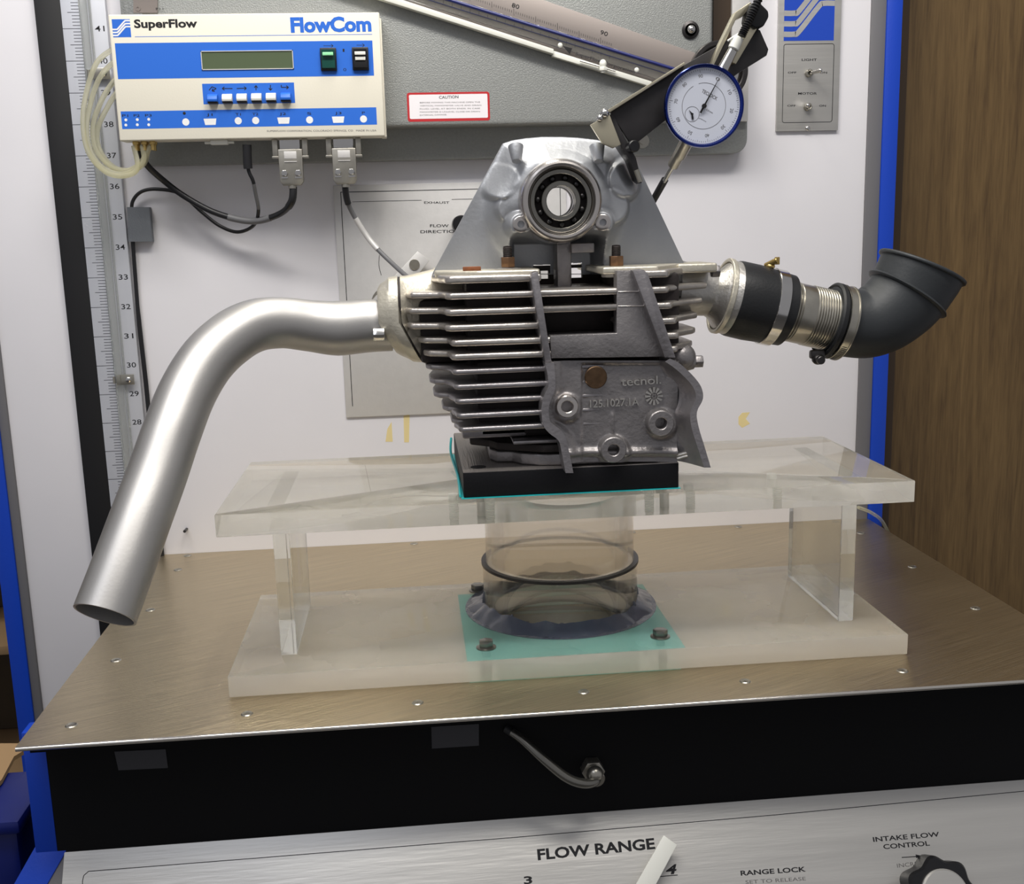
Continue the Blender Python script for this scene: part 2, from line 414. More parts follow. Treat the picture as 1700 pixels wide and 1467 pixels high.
# printing on the control panel
m = MB()
def cpline(m, p, w=.05):
    for a, b in zip(p, p[1:]):
        A, B = CP(*a), CP(*b); d = (B - A).normalized(); q = PN.cross(d) * w / 2
        m.prism([A - q, B - q, B + q, A + q], PN * .006)
cpline(m, [(137, 1500), (137, 1462), (139, 1453), (147, 1446), (420, 1424.5), (850, 1390), (1280, 1353), (1720, 1311)], .045)
m.text('FLOW RANGE', CP(893, 1427), CP(1088, 1408), .64, PN, bold=.032)
m.text('3', CP(870, 1467), CP(884, 1466), .44, PN, bold=.03)
m.text('4', CP(1106, 1451), CP(1125, 1449), .54, PN, bold=.035, shear=.25)
cpline(m, [(1092, 1455), (1125, 1452)], .05)
m.text('INTAKE FLOW', CP(1450, 1397), CP(1560, 1388), .29, PN, bold=.02)
m.text('CONTROL', CP(1467, 1409), CP(1544, 1403), .29, PN, bold=.02)
m.text('RANGE LOCK', CP(1230, 1453), CP(1338, 1446), .29, PN, bold=.025)
cpline(m, [(1497, 1423), (1526, 1421)], .05)
m.prism([CP(1520, 1418), CP(1532, 1420.5), CP(1521, 1424)], PN * .006)
m.build('lettering', 'ink', cpl)
m = MB(); m.text('INCREASE', CP(1490, 1440), CP(1545, 1434), .25, PN); m.build('small_lettering', 'ink_grey', cpl); m = MB(); m.text('SET TO RELEASE', CP(1238, 1467), CP(1338, 1461), .22, PN)
m.build('small_lettering', 'ink_grey', cpl)

# selector lever on the control panel
lv = thing('selector_lever', 'flat white pointer bar across the last letter of the flow range heading', 'lever', CP(1085, 1475))
m = MB(); h = 1.0
P4 = [CP(1102, 1386, h), CP(1124, 1402, h), CP(1072, 1500, h), CP(1038, 1500, h)]
m.prism(P4, -PN * .22, bev=.03); m.build('bar', 'white_plastic_and_glare', lv)
m = MB(); c = CP(1056, 1500, .9); m.cyl(c, c - PN * .9, .5); m.build('hub', 'black_plastic', lv)
# flow control knob
kc = CP(1553, 1484)
kn = thing('control_knob', 'scalloped black knob with a silver cap at the lower right of the panel', 'knob', kc)
ku = Vector((1, 0, 0)); kv = PN.cross(ku).normalized(); m = MB(); n = 84
def krad(t): return 2.15 + .17 * math.cos(7 * t + .6)
for (z0, z1, k0, k1) in ((0, 1.15, 1.04, 1.0), (1.15, 1.35, 1.0, .93)):
    A = [kc + PN * z0 + (ku * math.cos(t) + kv * math.sin(t)) * krad(t) * k0 for t in [2 * PI * i / n for i in range(n)]]
    B = [kc + PN * z1 + (ku * math.cos(t) + kv * math.sin(t)) * krad(t) * k1 for t in [2 * PI * i / n for i in range(n)]]
    m.add(A + B, [(i, (i + 1) % n, n + (i + 1) % n, n + i) for i in range(n)] + ([tuple(range(n, 2 * n))] if z1 > 1.2 else []))
m.build('grip', 'black_plastic', kn)
m = MB(); m.lathe([(1.5, 1.3), (1.5, 1.5), (1.4, 1.6), (0, 1.66)], kc, PN, 48); m.build('cap', 'brushed_panel', kn)

# chrome outlet pipe under the table
hp = thing('drain_pipe', 'bent chrome tube with a hex fitting on the black apron', 'pipe', Y(985, 1290, -34.9))
m = MB(); a0 = Y(866, 1226, -35.6)
pts = smooth([Y(840, 1208, -34.9), a0, Y(905, 1262, -36.6), Y(940, 1290, -37), Y(968, 1300, -37), Y(988, 1296, -36.6), Y(992, 1280, -35.9)], 6)
m.tube(pts[3:], .30, 16); m.build('tube', 'bolt_steel', hp)
m = MB(); m.tube([Y(840, 1208, -34.9), Y(858, 1220, -35.3), Y(870, 1229, -35.7)], .3, 12); m.build('rubber_end', 'rubber', hp)
m = MB(); cc = Y(982, 1272, -34.9)
m.hexa(cc, FR, .75, .8); m.cyl(cc + Vector((0, -.8, 0)), cc + Vector((0.1, -1.6, -.1)), .52, bev=.06)
m.sphere(Y(988, 1284, -36.3), .50); m.build('fitting', 'zinc', hp)

# tapes on the apron
def tape(name, pts, label, y=-34.9, cat='tape', mt='tape_grey', t=.03, parts=None, group=None):
    m = MB(); m.prism(Ypoly(pts, y), (0, -t, 0)); o = m.build(name, mt); o['label'] = label; o['category'] = cat
    if group: o['group'] = group
    return o
tape('tape_piece', [(190, 1247), (275, 1243), (279, 1274), (197, 1278)], 'grey tape piece under the left end of the table edge', -34.92, mt='tape_dark')
tape('tape_piece', [(716, 1206), (795, 1201), (795, 1237), (717, 1242)], 'grey tape piece under the middle of the table edge', -34.92, mt='tape_dark')

# ================================================================== left side clutter
o = MB(); o.prism([Z(-60, 1240, -6.9), Z(60, 1240, -6.9), Z(24, 1262, -6.9), Z(4, 1300, -6.9), Z(-20, 1325, -6.9), Z(-60, 1325, -6.9)], (0, 0, .3)); o = o.build('cardboard_box_flap', 'cardboard'); o['label'] = 'tan cardboard sheet left of the bench corner'; o['category'] = 'cardboard'
bn = thing('storage_bin', 'dark blue plastic bin below the cardboard at far left', 'bin', (-9, -28, -22))
m = MB(); m.box((-18, -33, -22), (-2.4, -27, -7.2), .5); m.build('body', 'bin_blue', bn)
m = MB(); m.box((-18.4, -33.4, -8.0), (-2.1, -26.6, -7.0), .3); m.build('rim', 'bin_blue', bn)
sh = thing('storage_shelf', 'brown wooden shelf rack behind the left blue post', 'shelf', (-28, 12, -60))
for zz in (-26, -11, 2, 16):
    m = MB(); m.box((-50, 6, zz), (-14.9, 24, zz + .9), .05); m.build('shelf_board', 'cardboard', sh)
m = MB(); m.box((-50, 20, -25), (-15, 24, -12)); m.box((-50, 18, -10), (-16, 23, -2)); m.build('boxes', 'shelf_brown', sh)

# ================================================================== vertical manometer
vm = thing('vertical_manometer', 'tall inch scale with numbers 28 to 41 beside a black strip at left', 'gauge', (-3.3, -.5, -12))
m = MB(); m.box((-6.1, -.55, -30), (-4.02, 0, 62), .03); m.build('black_strip', 'black_paint', vm)
m = MB(); m.box((-4.0, -.6, -30), (-.42, 0, 62), .03); m.build('scale_plate', 'ruler_alu', vm)
m = MB(); m.box((-1.72, -.85, -30), (-1.58, -.62, 62), .03); m.box((-2.5, -.85, -30), (-2.42, -.62, 62), .02); m.build('acrylic_channel', 'acrylic_clear', vm)
m = MB()
for i in range(-60, 150):
    z = 12.46 + .254 * i
    if z > 50 or z < -14: continue
    L = 1.45 if i % 10 == 0 else (.95 if i % 5 == 0 else .62)
    x1 = -2.55; m.box((x1 - L, -.612, z - .018), (x1, -.60, z + .018))
m.build('tick_marks', 'ink', vm)
for k in range(24, 43):
    z = 12.46 + 2.54 * (k - 28); m = MB(); m.text(str(k), (-1.42, -.603, z - .23), (-.64, -.603, z - .23), .46, FR, bold=.006); m.build('scale_number', 'ink', vm)
m = MB(); m.cyl((-2.08, -.93, -30), (-2.08, -.93, 62), .28, seg=20); m.build('glass_tube', 'acrylic_clear', vm)
for (px, py) in ((211, 630), (170, 122)):
    p = Y(px, py, -1.1); m = MB(); m.box((p.x - .9, -1.12, p.z - .45), (p.x + .6, -1.02, p.z + .45), .02)
    m.cyl((p.x - 1.1, -1.05, p.z - .3), (p.x - 1.1, -1.05, p.z + .3), .12)
    cl = m.build('clamp', 'zinc', vm)
    m = MB(); m.sphere((p.x + .12, -1.15, p.z), .26, (1, .5, 1)); m.box((p.x - .1, -1.31, p.z - .03), (p.x + .34, -1.27, p.z + .03)); m.build('screw', 'chrome', cl)

# ================================================================== grey housing + inclined manometer
hs = thing('manometer_housing', 'large grey hammertone housing with rounded lower corner behind the dial', 'housing', (27, -2, 34))
def rrect(x0, x1, z0, z1, r, y, corners=(1, 1, 1, 1)):
    pts = []
    for (cx, cz, a0, c) in ((x1 - r, z0 + r, -90, corners[1]), (x1 - r, z1 - r, 0, corners[2]), (x0 + r, z1 - r, 90, corners[3]), (x0 + r, z0 + r, 180, corners[0])):
        if c:
            for k in range(7):
                a = math.radians(a0 + 15 * k); pts.append(Vector((cx + r * math.cos(a), y, cz + r * math.sin(a))))
        else:
            a = math.radians(a0 + 45); pts.append(Vector((cx + r * math.copysign(1, math.cos(a)), y, cz + r * math.copysign(1, math.sin(a)))))
    return pts
m = MB(); m.prism(rrect(1.0, 53.7, 34.35, 62, 1.2, -1.6), (0, 1.6, 0), bev=.12); m.build('back_flange', 'hammertone', hs)
b1 = Y(1182, 100, -4); m = MB(); m.prism(rrect(3.2, b1.x, 36.9, 62, .5, -4), (0, 2.4, 0), bev=.22, seg=3); m.build('cover', 'hammertone', hs)
m = MB(); a = Y(1184, 40, -1.8); b = Y(1213, 40, -1.8); m.box((a.x, -1.85, 42.3), (b.x, -1.6, 62)); m.build('dark_strip', 'brown_trim', hs)
m = MB(); a = Y(1214, 40, -2); b = Y(1243, 40, -2); m.box((a.x, -2.2, 37), (b.x, -1.6, 62), .05); m.build('silver_strip', 'plate_alu', hs)
m = MB(); a = Y(1146, 50, -4); m.lathe([(0, 0), (.72, 0), (.72, .12), (.5, .2)], a, FR, 28); m.build('washer', 'dark_steel', hs)
m = MB(); m.sphere(a + Vector((0, -.3, 0)), .36); m.build('cap_nut', 'chrome', hs)
a = Y(1066, 234, -1.6); m = MB(); m.lathe([(0, 0), (.62, 0), (.62, .1), (.3, .12), (.3, .3), (0, .3)], a, FR, 28); m.build('washer_bolt', 'zinc', hs)
m = MB(); m.prism(Ypoly([(222, -20), (262, -20), (262, 22), (222, 22)], -4), (0, -.15, 0)); m.ring(Y(229, 14, -4.15), FR, .1, .2, .04); m.build('port_plate', 'silver_scale', hs)
m = MB(); m.text('P1+', Y(259, 17, -4.16), Y(273, 17, -4.16), .2, FR); m.build('lettering', 'ink', hs)

im = thing('inclined_manometer', 'slanted silver scale with 80 and 90 marks across the grey housing', 'gauge', Y(1000, 60, -4.2))
DN = (0, -.35, 0)
m = MB(); m.prism(Ypoly([(250, -225), (1150, 88), (1185, 100), (1185, 172), (1074, 136), (250, -127)], -4.0), DN, bev=.03); m.build('scale_plate', 'silver_scale', im)
m = MB(); m.prism(Ypoly([(270, -150), (1128, 116), (1165, 128), (1160, 160), (1076, 128), (270, -130)], -4.36), (0, -.5, 0), bev=.05); m.build('acrylic_block', 'acrylic_clear', im)
m = MB(); m.tube([Y(270, -147, -4.9), Y(1165, 129, -4.9)], .14, 10); m.tube([Y(270, -137, -4.5), Y(1160, 139, -4.5)], .04, 8); m.build('fluid_line', 'bin_blue', im)
m = MB(); m.prism(Ypoly([(270, -126), (917, 84), (917, 92), (270, -112)], -4.2), (0, -.8, 0), bev=.03)
m.prism(Ypoly([(917, 86), (1080, 137), (1074, 144), (915, 95)], -4.2), (0, -.6, 0), bev=.03); m.build('lower_rail_glare', 'white_plastic_and_glare', im)  # steel edge of the manometer; its bright glare is put into the white colour
m = MB()
A = Y(600, -101, -4.36); B = Y(1147, 90, -4.36); u = (B - A).normalized(); v = Vector((u.z, 0, -u.x))
p80 = Y(853, 20, -4.36); p90 = Y(997, 68, -4.36); st = (p90 - p80) / 40
for k in range(-70, 46):
    c = p80 + st * k; L = .55 if k % 20 == 0 else (.45 if k % 10 == 0 else .2)
    w_ = u * .015; e = Vector((0, 0, 1)); m.prism([c - w_ - e * L / 2, c + w_ - e * L / 2, c + w_ + e * L / 2, c - w_ + e * L / 2], (0, -.008, 0))
    if k % 4 == 0:
        c2 = c + Vector((0, 0, -1.2)); m.prism([c2 - w_, c2 + w_, c2 + w_ + e * .3, c2 - w_ + e * .3], (0, -.008, 0))
m.text('80', Y(849, 11, -4.37), Y(861, 15, -4.37), .34, FR); m.text('90', Y(996, 56, -4.37), Y(1008, 60, -4.37), .34, FR)
m.build('tick_marks', 'ink', im)
m = MB(); m.text('SuperFlow Corporation', Y(955, 91, -4.88), Y(1053, 122, -4.88), .26, FR, bold=.01)
a, b, c = Y(934, 76, -4.88), Y(950, 80, -4.88), Y(946, 90, -4.88); m.prism([a, b, c], (0, -.01, 0)); m.build('lettering', 'ink', im)
for px, py in ((930, 75), (1057, 116)):
    m = MB(); m.sphere(Y(px, py, -4.9), .2, (1, .5, 1)); m.build('screw', 'white_plastic_and_glare', im)
m = MB(); c = Y(1001, 106, -5); m.sphere(c, .3, (1, 1, 1.2)); m.cyl(c + Vector((0, 0, -.7)), c, .2); m.hexa(c + Vector((0, 0, -.55)), (0, 0, 1), .36, .3); m.build('nylon_fitting', 'white_plastic_and_glare', im)
m = MB(); a, b = Y(963, 101, -5), Y(1022, 118, -5); m.tube([a, b], .07, 8); m.build('retainer_wire', 'chrome', im)

# round glass-fronted reservoir cap behind the dial
rc = thing('round_end_cap', 'round glass cap with dark rim peeking over the blue dial', 'cap', Y(1190, 120, -5))
c = Y(1190, 120, -4.2); m = MB(); m.ring(c, FR, 2.0, 2.45, .9, 48, .08); m.build('rim', 'dark_steel', rc)
m = MB(); m.lathe([(2.0, .5), (1.7, .8), (1.2, .98), (0, 1.08)], c, FR, 40); m.lathe([(0, .3), (2, .3), (2, .5)], c, FR, 40); m.build('lens', 'chrome', rc)

# ================================================================== caution label
cs = thing('caution_sticker', 'white caution sticker with red border on the grey housing', 'sticker', Y(744, 178, -4))
m = MB(); y0 = -4.0
m.prism(rrect(Y(676, 175, y0).x, Y(813, 175, y0).x, Y(744, 201, y0).z, Y(744, 153, y0).z, .2, y0), (0, -.012, 0)); m.build('border', 'sticker_red', cs)
m = MB(); m.prism(rrect(Y(679.5, 175, y0).x, Y(809.5, 175, y0).x, Y(744, 196.5, y0).z, Y(744, 156.5, y0).z, .1, y0 - .012), (0, -.006, 0)); m.build('face', 'sticker_white', cs)
m = MB(); m.text('CAUTION', Y(729, 164, -4.02), Y(761, 163, -4.02), .24, FR, bold=.01); m.build('heading', 'ink', cs)
m = MB()
for i, (t, xe) in enumerate((('BEFORE MOVING THIS MACHINE OPEN THE', 797), ('VERTICAL MANOMETER VALVE AND DRAIN', 799), ('FLUID. LEVEL AT BOTH ENDS. IN CASE', 797), ('MANOMETER IS UNLEVEL CLOSE OR DRAIN', 797), ('EXTERNAL DAMAGE.', 742))):
    m.text(t, Y(697, 171.5 + i * 5.2, -4.02), Y(xe, 170.5 + i * 5.2, -4.02), .11, FR)
m.build('small_lettering', 'ink_grey', cs)

# ================================================================== flow direction plate
fp = thing('flow_direction_plate', 'silver plate lettered exhaust and flow direction left of the engine tower', 'plate', Y(700, 400, -.2))
a, b = Y(553, 308, -.2), Y(571, 507, -.2); xr = Y(940, 333, -.2).x
m = MB(); m.box((a.x, -.2, 12), (xr, 0, a.z), .03); m.build('plate', 'plate_alu', fp)
m = MB(); yy = -.205
i0 = Y(565, 319, yy)
for (x0, x1, z0, z1) in ((i0.x, xr - .5, i0.z - .03, i0.z + .03), (i0.x, i0.x + .06, 13, i0.z), (xr - .56, xr - .5, 13, i0.z)): m.box((x0, yy - .006, z0), (x1, yy, z1))
e1 = Y(585, 335, yy); e2 = Y(700, 335, yy); e3 = Y(750, 335, yy); e4 = Y(860, 330, yy)
m.box((e1.x, yy - .006, e1.z - .02), (e2.x, yy, e1.z + .02)); m.box((e3.x, yy - .006, e1.z - .02), (e4.x, yy, e1.z + .02))
m.text('EXHAUST', Y(704, 338, yy), Y(746, 338, yy), .2, FR, bold=.01)
m.text('FLOW', Y(714, 377, yy), Y(745, 377, yy), .26, FR, bold=.01)
m.text('DIRECTION', Y(698, 387, yy), Y(764, 386, yy), .26, FR, bold=.01)
m.build('lettering', 'ink', fp)
m = MB(); m.tube(smooth([Y(630, 423, yy), Y(629, 440, yy), Y(633, 457, yy)], 4), .025, 6); m.build('arc_mark', 'ink', fp)
dl = thing('direction_lever', 'square-cornered silver pointer with slotted screw on the flow direction plate', 'lever', Y(688, 440, -.6))
m = MB(); m.prism(Ypoly([(693, 417), (713, 432), (640, 520), (597, 520)], -.9), (0, -.35, 0), bev=.03); m.build('arm', 'plate_alu', dl)
m = MB(); c = Y(688, 439, -1.25); m.cyl(c, c + Vector((0, -.12, 0)), .46, bev=.03); m.build('screw', 'zinc', dl)
m = MB(); c = Y(640, 500, -.2); m.cyl(c, c + Vector((0, -.9, 0)), 1.2, bev=.05); m.build('shaft', 'zinc', dl)
m = MB(); c = Y(764, 372, -.2); m.cyl(c, c + Vector((0, -2.2, 0)), .75, bev=.1); o = m.build('plate_knob', 'black_plastic'); o['label'] = 'small black knob half hidden behind the left tower edge'; o['category'] = 'knob'

# ================================================================== right switch panel
sp = thing('switch_panel', 'silver panel with light and motor switches and a blue wave emblem', 'panel', Y(1340, 215, -.3))
m = MB(); a = Y(1289, 218, -.3); b = Y(1391, 219, -.3); m.box((a.x, -.3, a.z), (b.x, 0, 62), .02); m.build('plate', 'brushed_panel', sp)
ysp = -.305
def emblem(parent, q, y, bmat='logo_blue', smat='white_print', lw=(.085, 3)):
    """blue square with three rising wave lines; q = (left, right, bottom, top) world x / z"""
    x0, x1, z0, z1 = q; W = x1 - x0; H = z1 - z0
    m = MB(); m.box((x0, y - .006, z0), (x1, y, z1)); m.build('emblem', bmat, parent)
    m = MB(); t = lw[0] * H
    for k in range(3):
        o_ = (k - 1) * .165
        pts = [(0, .27 + o_), (.20, .27 + o_), (.30, .31 + o_), (.68, .70 + o_), (.78, .75 + o_), (1, .75 + o_)]
        P = smooth([(x0 + a * W, y - .008, z0 + b * H) for a, b in pts], 5)
        up, dn = [], []
        for i, p in enumerate(P):
            d = (P[min(i + 1, len(P) - 1)] - P[max(i - 1, 0)]).normalized(); nn = Vector((-d.z, 0, d.x)) * t / 2
            up.append(p + nn); dn.append(p - nn)
        n_ = len(P); vs = up + dn + [p + Vector((0, -.006, 0)) for p in up + dn]
        m.add(vs, [(2 * n_ + i, 2 * n_ + i + 1, 3 * n_ + i + 1, 3 * n_ + i) for i in range(n_ - 1)] + [(i, i + 1, n_ + i + 1, n_ + i) for i in range(n_ - 1)])
    m.build('emblem_waves', smat, parent)
a, b = Y(1301, 68, ysp), Y(1384, 69, ysp); emblem(sp, (a.x, b.x, a.z, a.z + 5.3), ysp, smat='brushed_panel')
m = MB(); r = rrect(Y(1300, 140, ysp).x, Y(1383, 140, ysp).x, Y(1340, 203, ysp).z, Y(1340, 73, ysp).z, .2, ysp); r.append(r[0])
for p, q in zip(r, r[1:]):
    d = (q - p)
    if d.length < 1e-4: continue
    d.normalize(); nn = Vector((-d.z, 0, d.x)) * .025; m.prism([p - nn, q - nn, q + nn, p + nn], (0, -.006, 0))
for t, x0, yb, x1, c in (('LIGHT', 1331, 101, 1356, .2), ('MOTOR', 1325, 157, 1356, .2), ('OFF', 1308, 122, 1322, .17), ('ON', 1361, 122, 1373, .17), ('OFF', 1307, 177, 1321, .17), ('ON', 1360, 177, 1371, .17)):
    m.text(t, Y(x0, yb, ysp), Y(x1, yb, ysp), c, FR, bold=.012)
m.build('lettering', 'ink', sp)
for c2, tip in (((1342, 122), (1362, 117)), ((1340, 178), (1341, 175))):
    c = Y(c2[0], c2[1], ysp); t = Y(tip[0], tip[1], -1.9); m = MB()
    m.hexa(c, FR, .36, .18); m.ring(c + Vector((0, -.15, 0)), FR, .2, .34, .25, 24, .03); sw = m.build('toggle_switch', 'zinc', sp)
    m = MB(); m.tube([c + Vector((0, -.1, 0)), t], [.13, .19], 14); m.sphere(t, .19); m.build('toggle', 'chrome', sw)
m = MB(); m.sphere(Y(1341, 213, -.35), .22, (1, .6, 1)); m.build('screw', 'chrome', sp)

# ================================================================== readout unit
ru = thing('flow_readout_unit', 'cream electronic readout box with blue stripes and six push buttons', 'instrument', (11.5, -4, 35.8))
YF = -6.0
cA, cB, cC, cD = Y(180, 25, YF), Y(629, 19, YF), Y(640, 229, YF), Y(197, 231, YF)
X0, X1, Z0, Z1 = (cA.x + cD.x) / 2, (cB.x + cC.x) / 2, (cC.z + cD.z) / 2, (cA.z + cB.z) / 2
m = MB(); m.box((X0, YF, Z0), (X1, -4.05, Z1), .12, 3); m.build('case', 'cream_case', ru)
m = MB(); m.box((X1 - .3, -5.7, Z0 - .05), (X1 + .12, -4.1, Z1 - .4), .05); m.build('side_cover', 'cream_case', ru)
def F(px, py, d=0.):
    p = Y(px, py, YF); p.y -= d; return p
yf = YF
def stripe(pts, mname, name, parent=ru, t=.006):
    P = Ypoly(pts, yf); xs = [p.x for p in P]; zs = [p.z for p in P]
    m = MB(); m.box((min(xs), yf - t, (zs[2] + zs[3]) / 2), (max(xs), yf, (zs[0] + zs[1]) / 2)); return m.build(name, mname, parent)
stripe([(191, 72), (618, 67), (621, 126), (196, 131)], 'print_blue', 'stripe')
stripe([(336, 139), (488, 137), (490, 171), (338, 173)], 'print_blue', 'stripe')
stripe([(201, 184), (624, 179), (626, 207), (203, 214)], 'print_blue', 'stripe')
a, b = F(188, 62), F(218, 61.5); emblem(ru, (a.x, b.x, a.z, F(188, 32).z), YF, 'print_blue')
m = MB(); m.text('SuperFlow', F(223, 46, .005), F(328, 45, .005), .62, FR, bold=.035); m.build('maker_lettering', 'ink', ru)
m = MB(); m.text('FlowCom', F(483, 53, .005), F(617, 51, .005), 1.1, FR, bold=.045)
p, q = F(224, 61), F(618, 57); m.box((p.x, yf - .006, (p.z + q.z) / 2 - .02), (q.x, yf, (p.z + q.z) / 2 + .02)); m.build('model_lettering', 'print_blue', ru)
m = MB(); m.text('SUPERFLOW CORPORATION, COLORADO SPRINGS, CO.  MADE IN USA', F(443, 219, .005), F(625, 218, .005), .15, FR); 
m.build('small_lettering', 'ink_grey', ru)
# display window
a, b = F(333, 84), F(488, 115); a.z = F(410, 84).z; b.z = F(410, 115.5).z
m = MB(); t = .06
m.box((a.x, YF - .08, a.z - t), (b.x, YF, a.z)); m.box((a.x, YF - .08, b.z), (b.x, YF, b.z + t)); m.box((a.x, YF - .08, b.z), (a.x + t, YF, a.z)); m.box((b.x - t, YF - .08, b.z), (b.x, YF, a.z))
ds = m.build('display_frame', 'plate_alu', ru)
m = MB(); m.box((a.x + t, YF - .015, b.z + t), (b.x - t, YF, a.z - t)); m.build('display_glass', 'lcd', ds)
# rocker switches
for k, (x0, y0_, x1, y1_) in enumerate(((531, 80, 560, 118), (584, 79, 613, 117))):
    a = F(x0, y0_); b = F(x1, y1_); m = MB(); m.box((a.x, YF - .25, b.z), (b.x, YF, a.z), .06); rs = m.build('rocker_switch', 'black_plastic', ru)
    xm0, xm1 = a.x + .12, b.x - .12; zm = (a.z + b.z) / 2; m = MB()
    m.prism([Vector((xm0, YF - .2, a.z - .15)), Vector((xm0, YF - .62, a.z - .2)), Vector((xm0, YF - .38, zm - .1)), Vector((xm0, YF - .45, b.z + .2)), Vector((xm0, YF - .2, b.z + .15))], (xm1 - xm0, 0, 0), bev=.03)
    m.build('rocker', 'green_lens' if k == 0 else 'black_plastic', rs)
    m = MB(); zt = a.z - .35; m.box((xm0 + .1, YF - .67, zt - .3), (xm1 - .1, YF - .52, zt - .05), .03); m.build('mark', 'green_mark' if k == 0 else 'white_plastic_and_glare', rs)
    if k: m = MB(); m.box((xm0 + .12, YF - .52, zm - .15), (xm1 - .12, YF - .40, zm + .12), .03); m.build('white_bar', 'white_plastic_and_glare', rs)
# push buttons
b0 = None
for k in range(6):
    p = F(354 + 24.2 * k, 163.5 - .55 * k); mb = MB()
    x_, z_ = p.x, p.z; w2 = .39
    pr = [(0, -.30), (-.62, -.30), (-.66, -.12), (-.52, .16), (-.30, .29), (0, .32)]
    mb.prism([Vector((x_ - w2, YF + a_, z_ + b_)) for a_, b_ in pr], (2 * w2, 0, 0), bev=.03)
    bt = mb.build('push_button', 'print_blue' if k in (0, 5) else 'white_plastic_and_glare', ru, ang=50)
    mb = MB(); mb.box((x_ - w2, YF - .5, z_ - .42), (x_ + w2, YF, z_ - .30), .02); mb.build('button_base', 'black_plastic', bt)
def arrow(m, pts, w_=.035, head=None):
    P = [F(*p) for p in pts]
    for p, q in zip(P, P[1:]):
        d = (q - p).normalized(); nn = Vector((-d.z, 0, d.x)) * w_ ; m.prism([p - nn, q - nn, q + nn, p + nn], (0, -.009, 0))
    d = (P[-1] - P[-2]).normalized(); nn = Vector((-d.z, 0, d.x)); e = P[-1]
    for sg in (1, -1):
        q = e - d * .17 + nn * .13 * sg; dd = (e - q).normalized(); kk = Vector((-dd.z, 0, dd.x)) * w_
        m.prism([q - kk, e - kk, e + kk, q + kk], (0, -.0095, 0))
for pts_, wd in (([(347, 150), (352, 144), (359, 147), (352, 151)], .035), ([(386, 147), (369, 147)], .035), ([(393, 147), (409, 146.5)], .035), ([(425, 150), (425, 142)], .035), ([(449, 141), (449, 150)], .035),
                 ([(467, 141), (467, 145), (479, 145)], .035), ([(537, 76), (553, 76)], .02), ([(592, 75), (605, 75)], .02)):
    m = MB(); arrow(m, pts_, wd); m.build('arrow_mark', 'ink', ru)
m = MB(); m.text('1', F(569, 86, .009), F(572, 86, .009), .24, FR); m.build('switch_mark', 'ink', ru); m = MB(); m.text('0', F(570, 118, .009), F(575, 118, .009), .24, FR); m.build('switch_mark', 'ink', ru)
for t, x0, x1 in (('P1', 203, 213), ('P2', 222, 232), ('P3', 241, 252), ('J1', 343, 353), ('T1', 391, 400), ('T2', 419, 429), ('J2', 464, 475), ('S', 510, 517), ('J3', 556, 567), ('P', 601, 606)):
    m = MB(); m.text(t, F(x0, 194 - (x0 - 200) * .012, .009), F(x1, 194 - (x0 - 200) * .012, .009), .2, FR, bold=.006); m.build('port_lettering', 'ink', ru)
m = MB(); m.sphere(F(306, 188), .13, (1, .15, 1), 12); m.build('contrast_symbol', 'ink', ru)
for (px, py, r_) in ((209, 199, .11), (228, 198.5, .11), (247, 198, .11), (209, 207.5, .11), (228, 207, .11), (247, 207, .11), (308.5, 202.5, .28), (395.5, 200.5, .28), (424.5, 200, .28), (514, 199, .28), (603.5, 197.5, .28)):
    c = F(px, py); m = MB(); m.cyl(c, c + Vector((0, -.012, 0)), r_, seg=24); m.build('port_mark', 'white_print', ru)
for px, py in ((349, 202), (471, 200), (561.5, 198.5)):
    c = F(px, py); W_ = .5; m = MB(); m.prism([c + Vector((-W_, 0, .24)), c + Vector((W_, 0, .24)), c + Vector((W_ * .82, 0, -.25)), c + Vector((-W_ * .82, 0, -.25))], (0, -.012, 0), bev=0); m.build('port_mark', 'white_print', ru)
# barbs and open socket underneath
m = MB()
for k in range(3):
    for j in range(2):
        p = F(222 + 14 * k, 233); m.cyl((p.x, -5.4 + .6 * j, Z0 - .7), (p.x, -5.4 + .6 * j, Z0 + .05), .16); m.hexa((p.x, -5.4 + .6 * j, Z0 - .25), (0, 0, 1), .26, .25)
m.build('hose_barbs', 'brass', ru)
m = MB(); p = F(362, 236); m.box((p.x - .7, -5.6, Z0 - .38), (p.x + .7, -5.0, Z0), .08); m.box((p.x - 1.15, -5.5, Z0 - .3), (p.x + 1.15, -5.1, Z0 - .15)); m.build('open_socket', 'white_plastic_and_glare', ru)

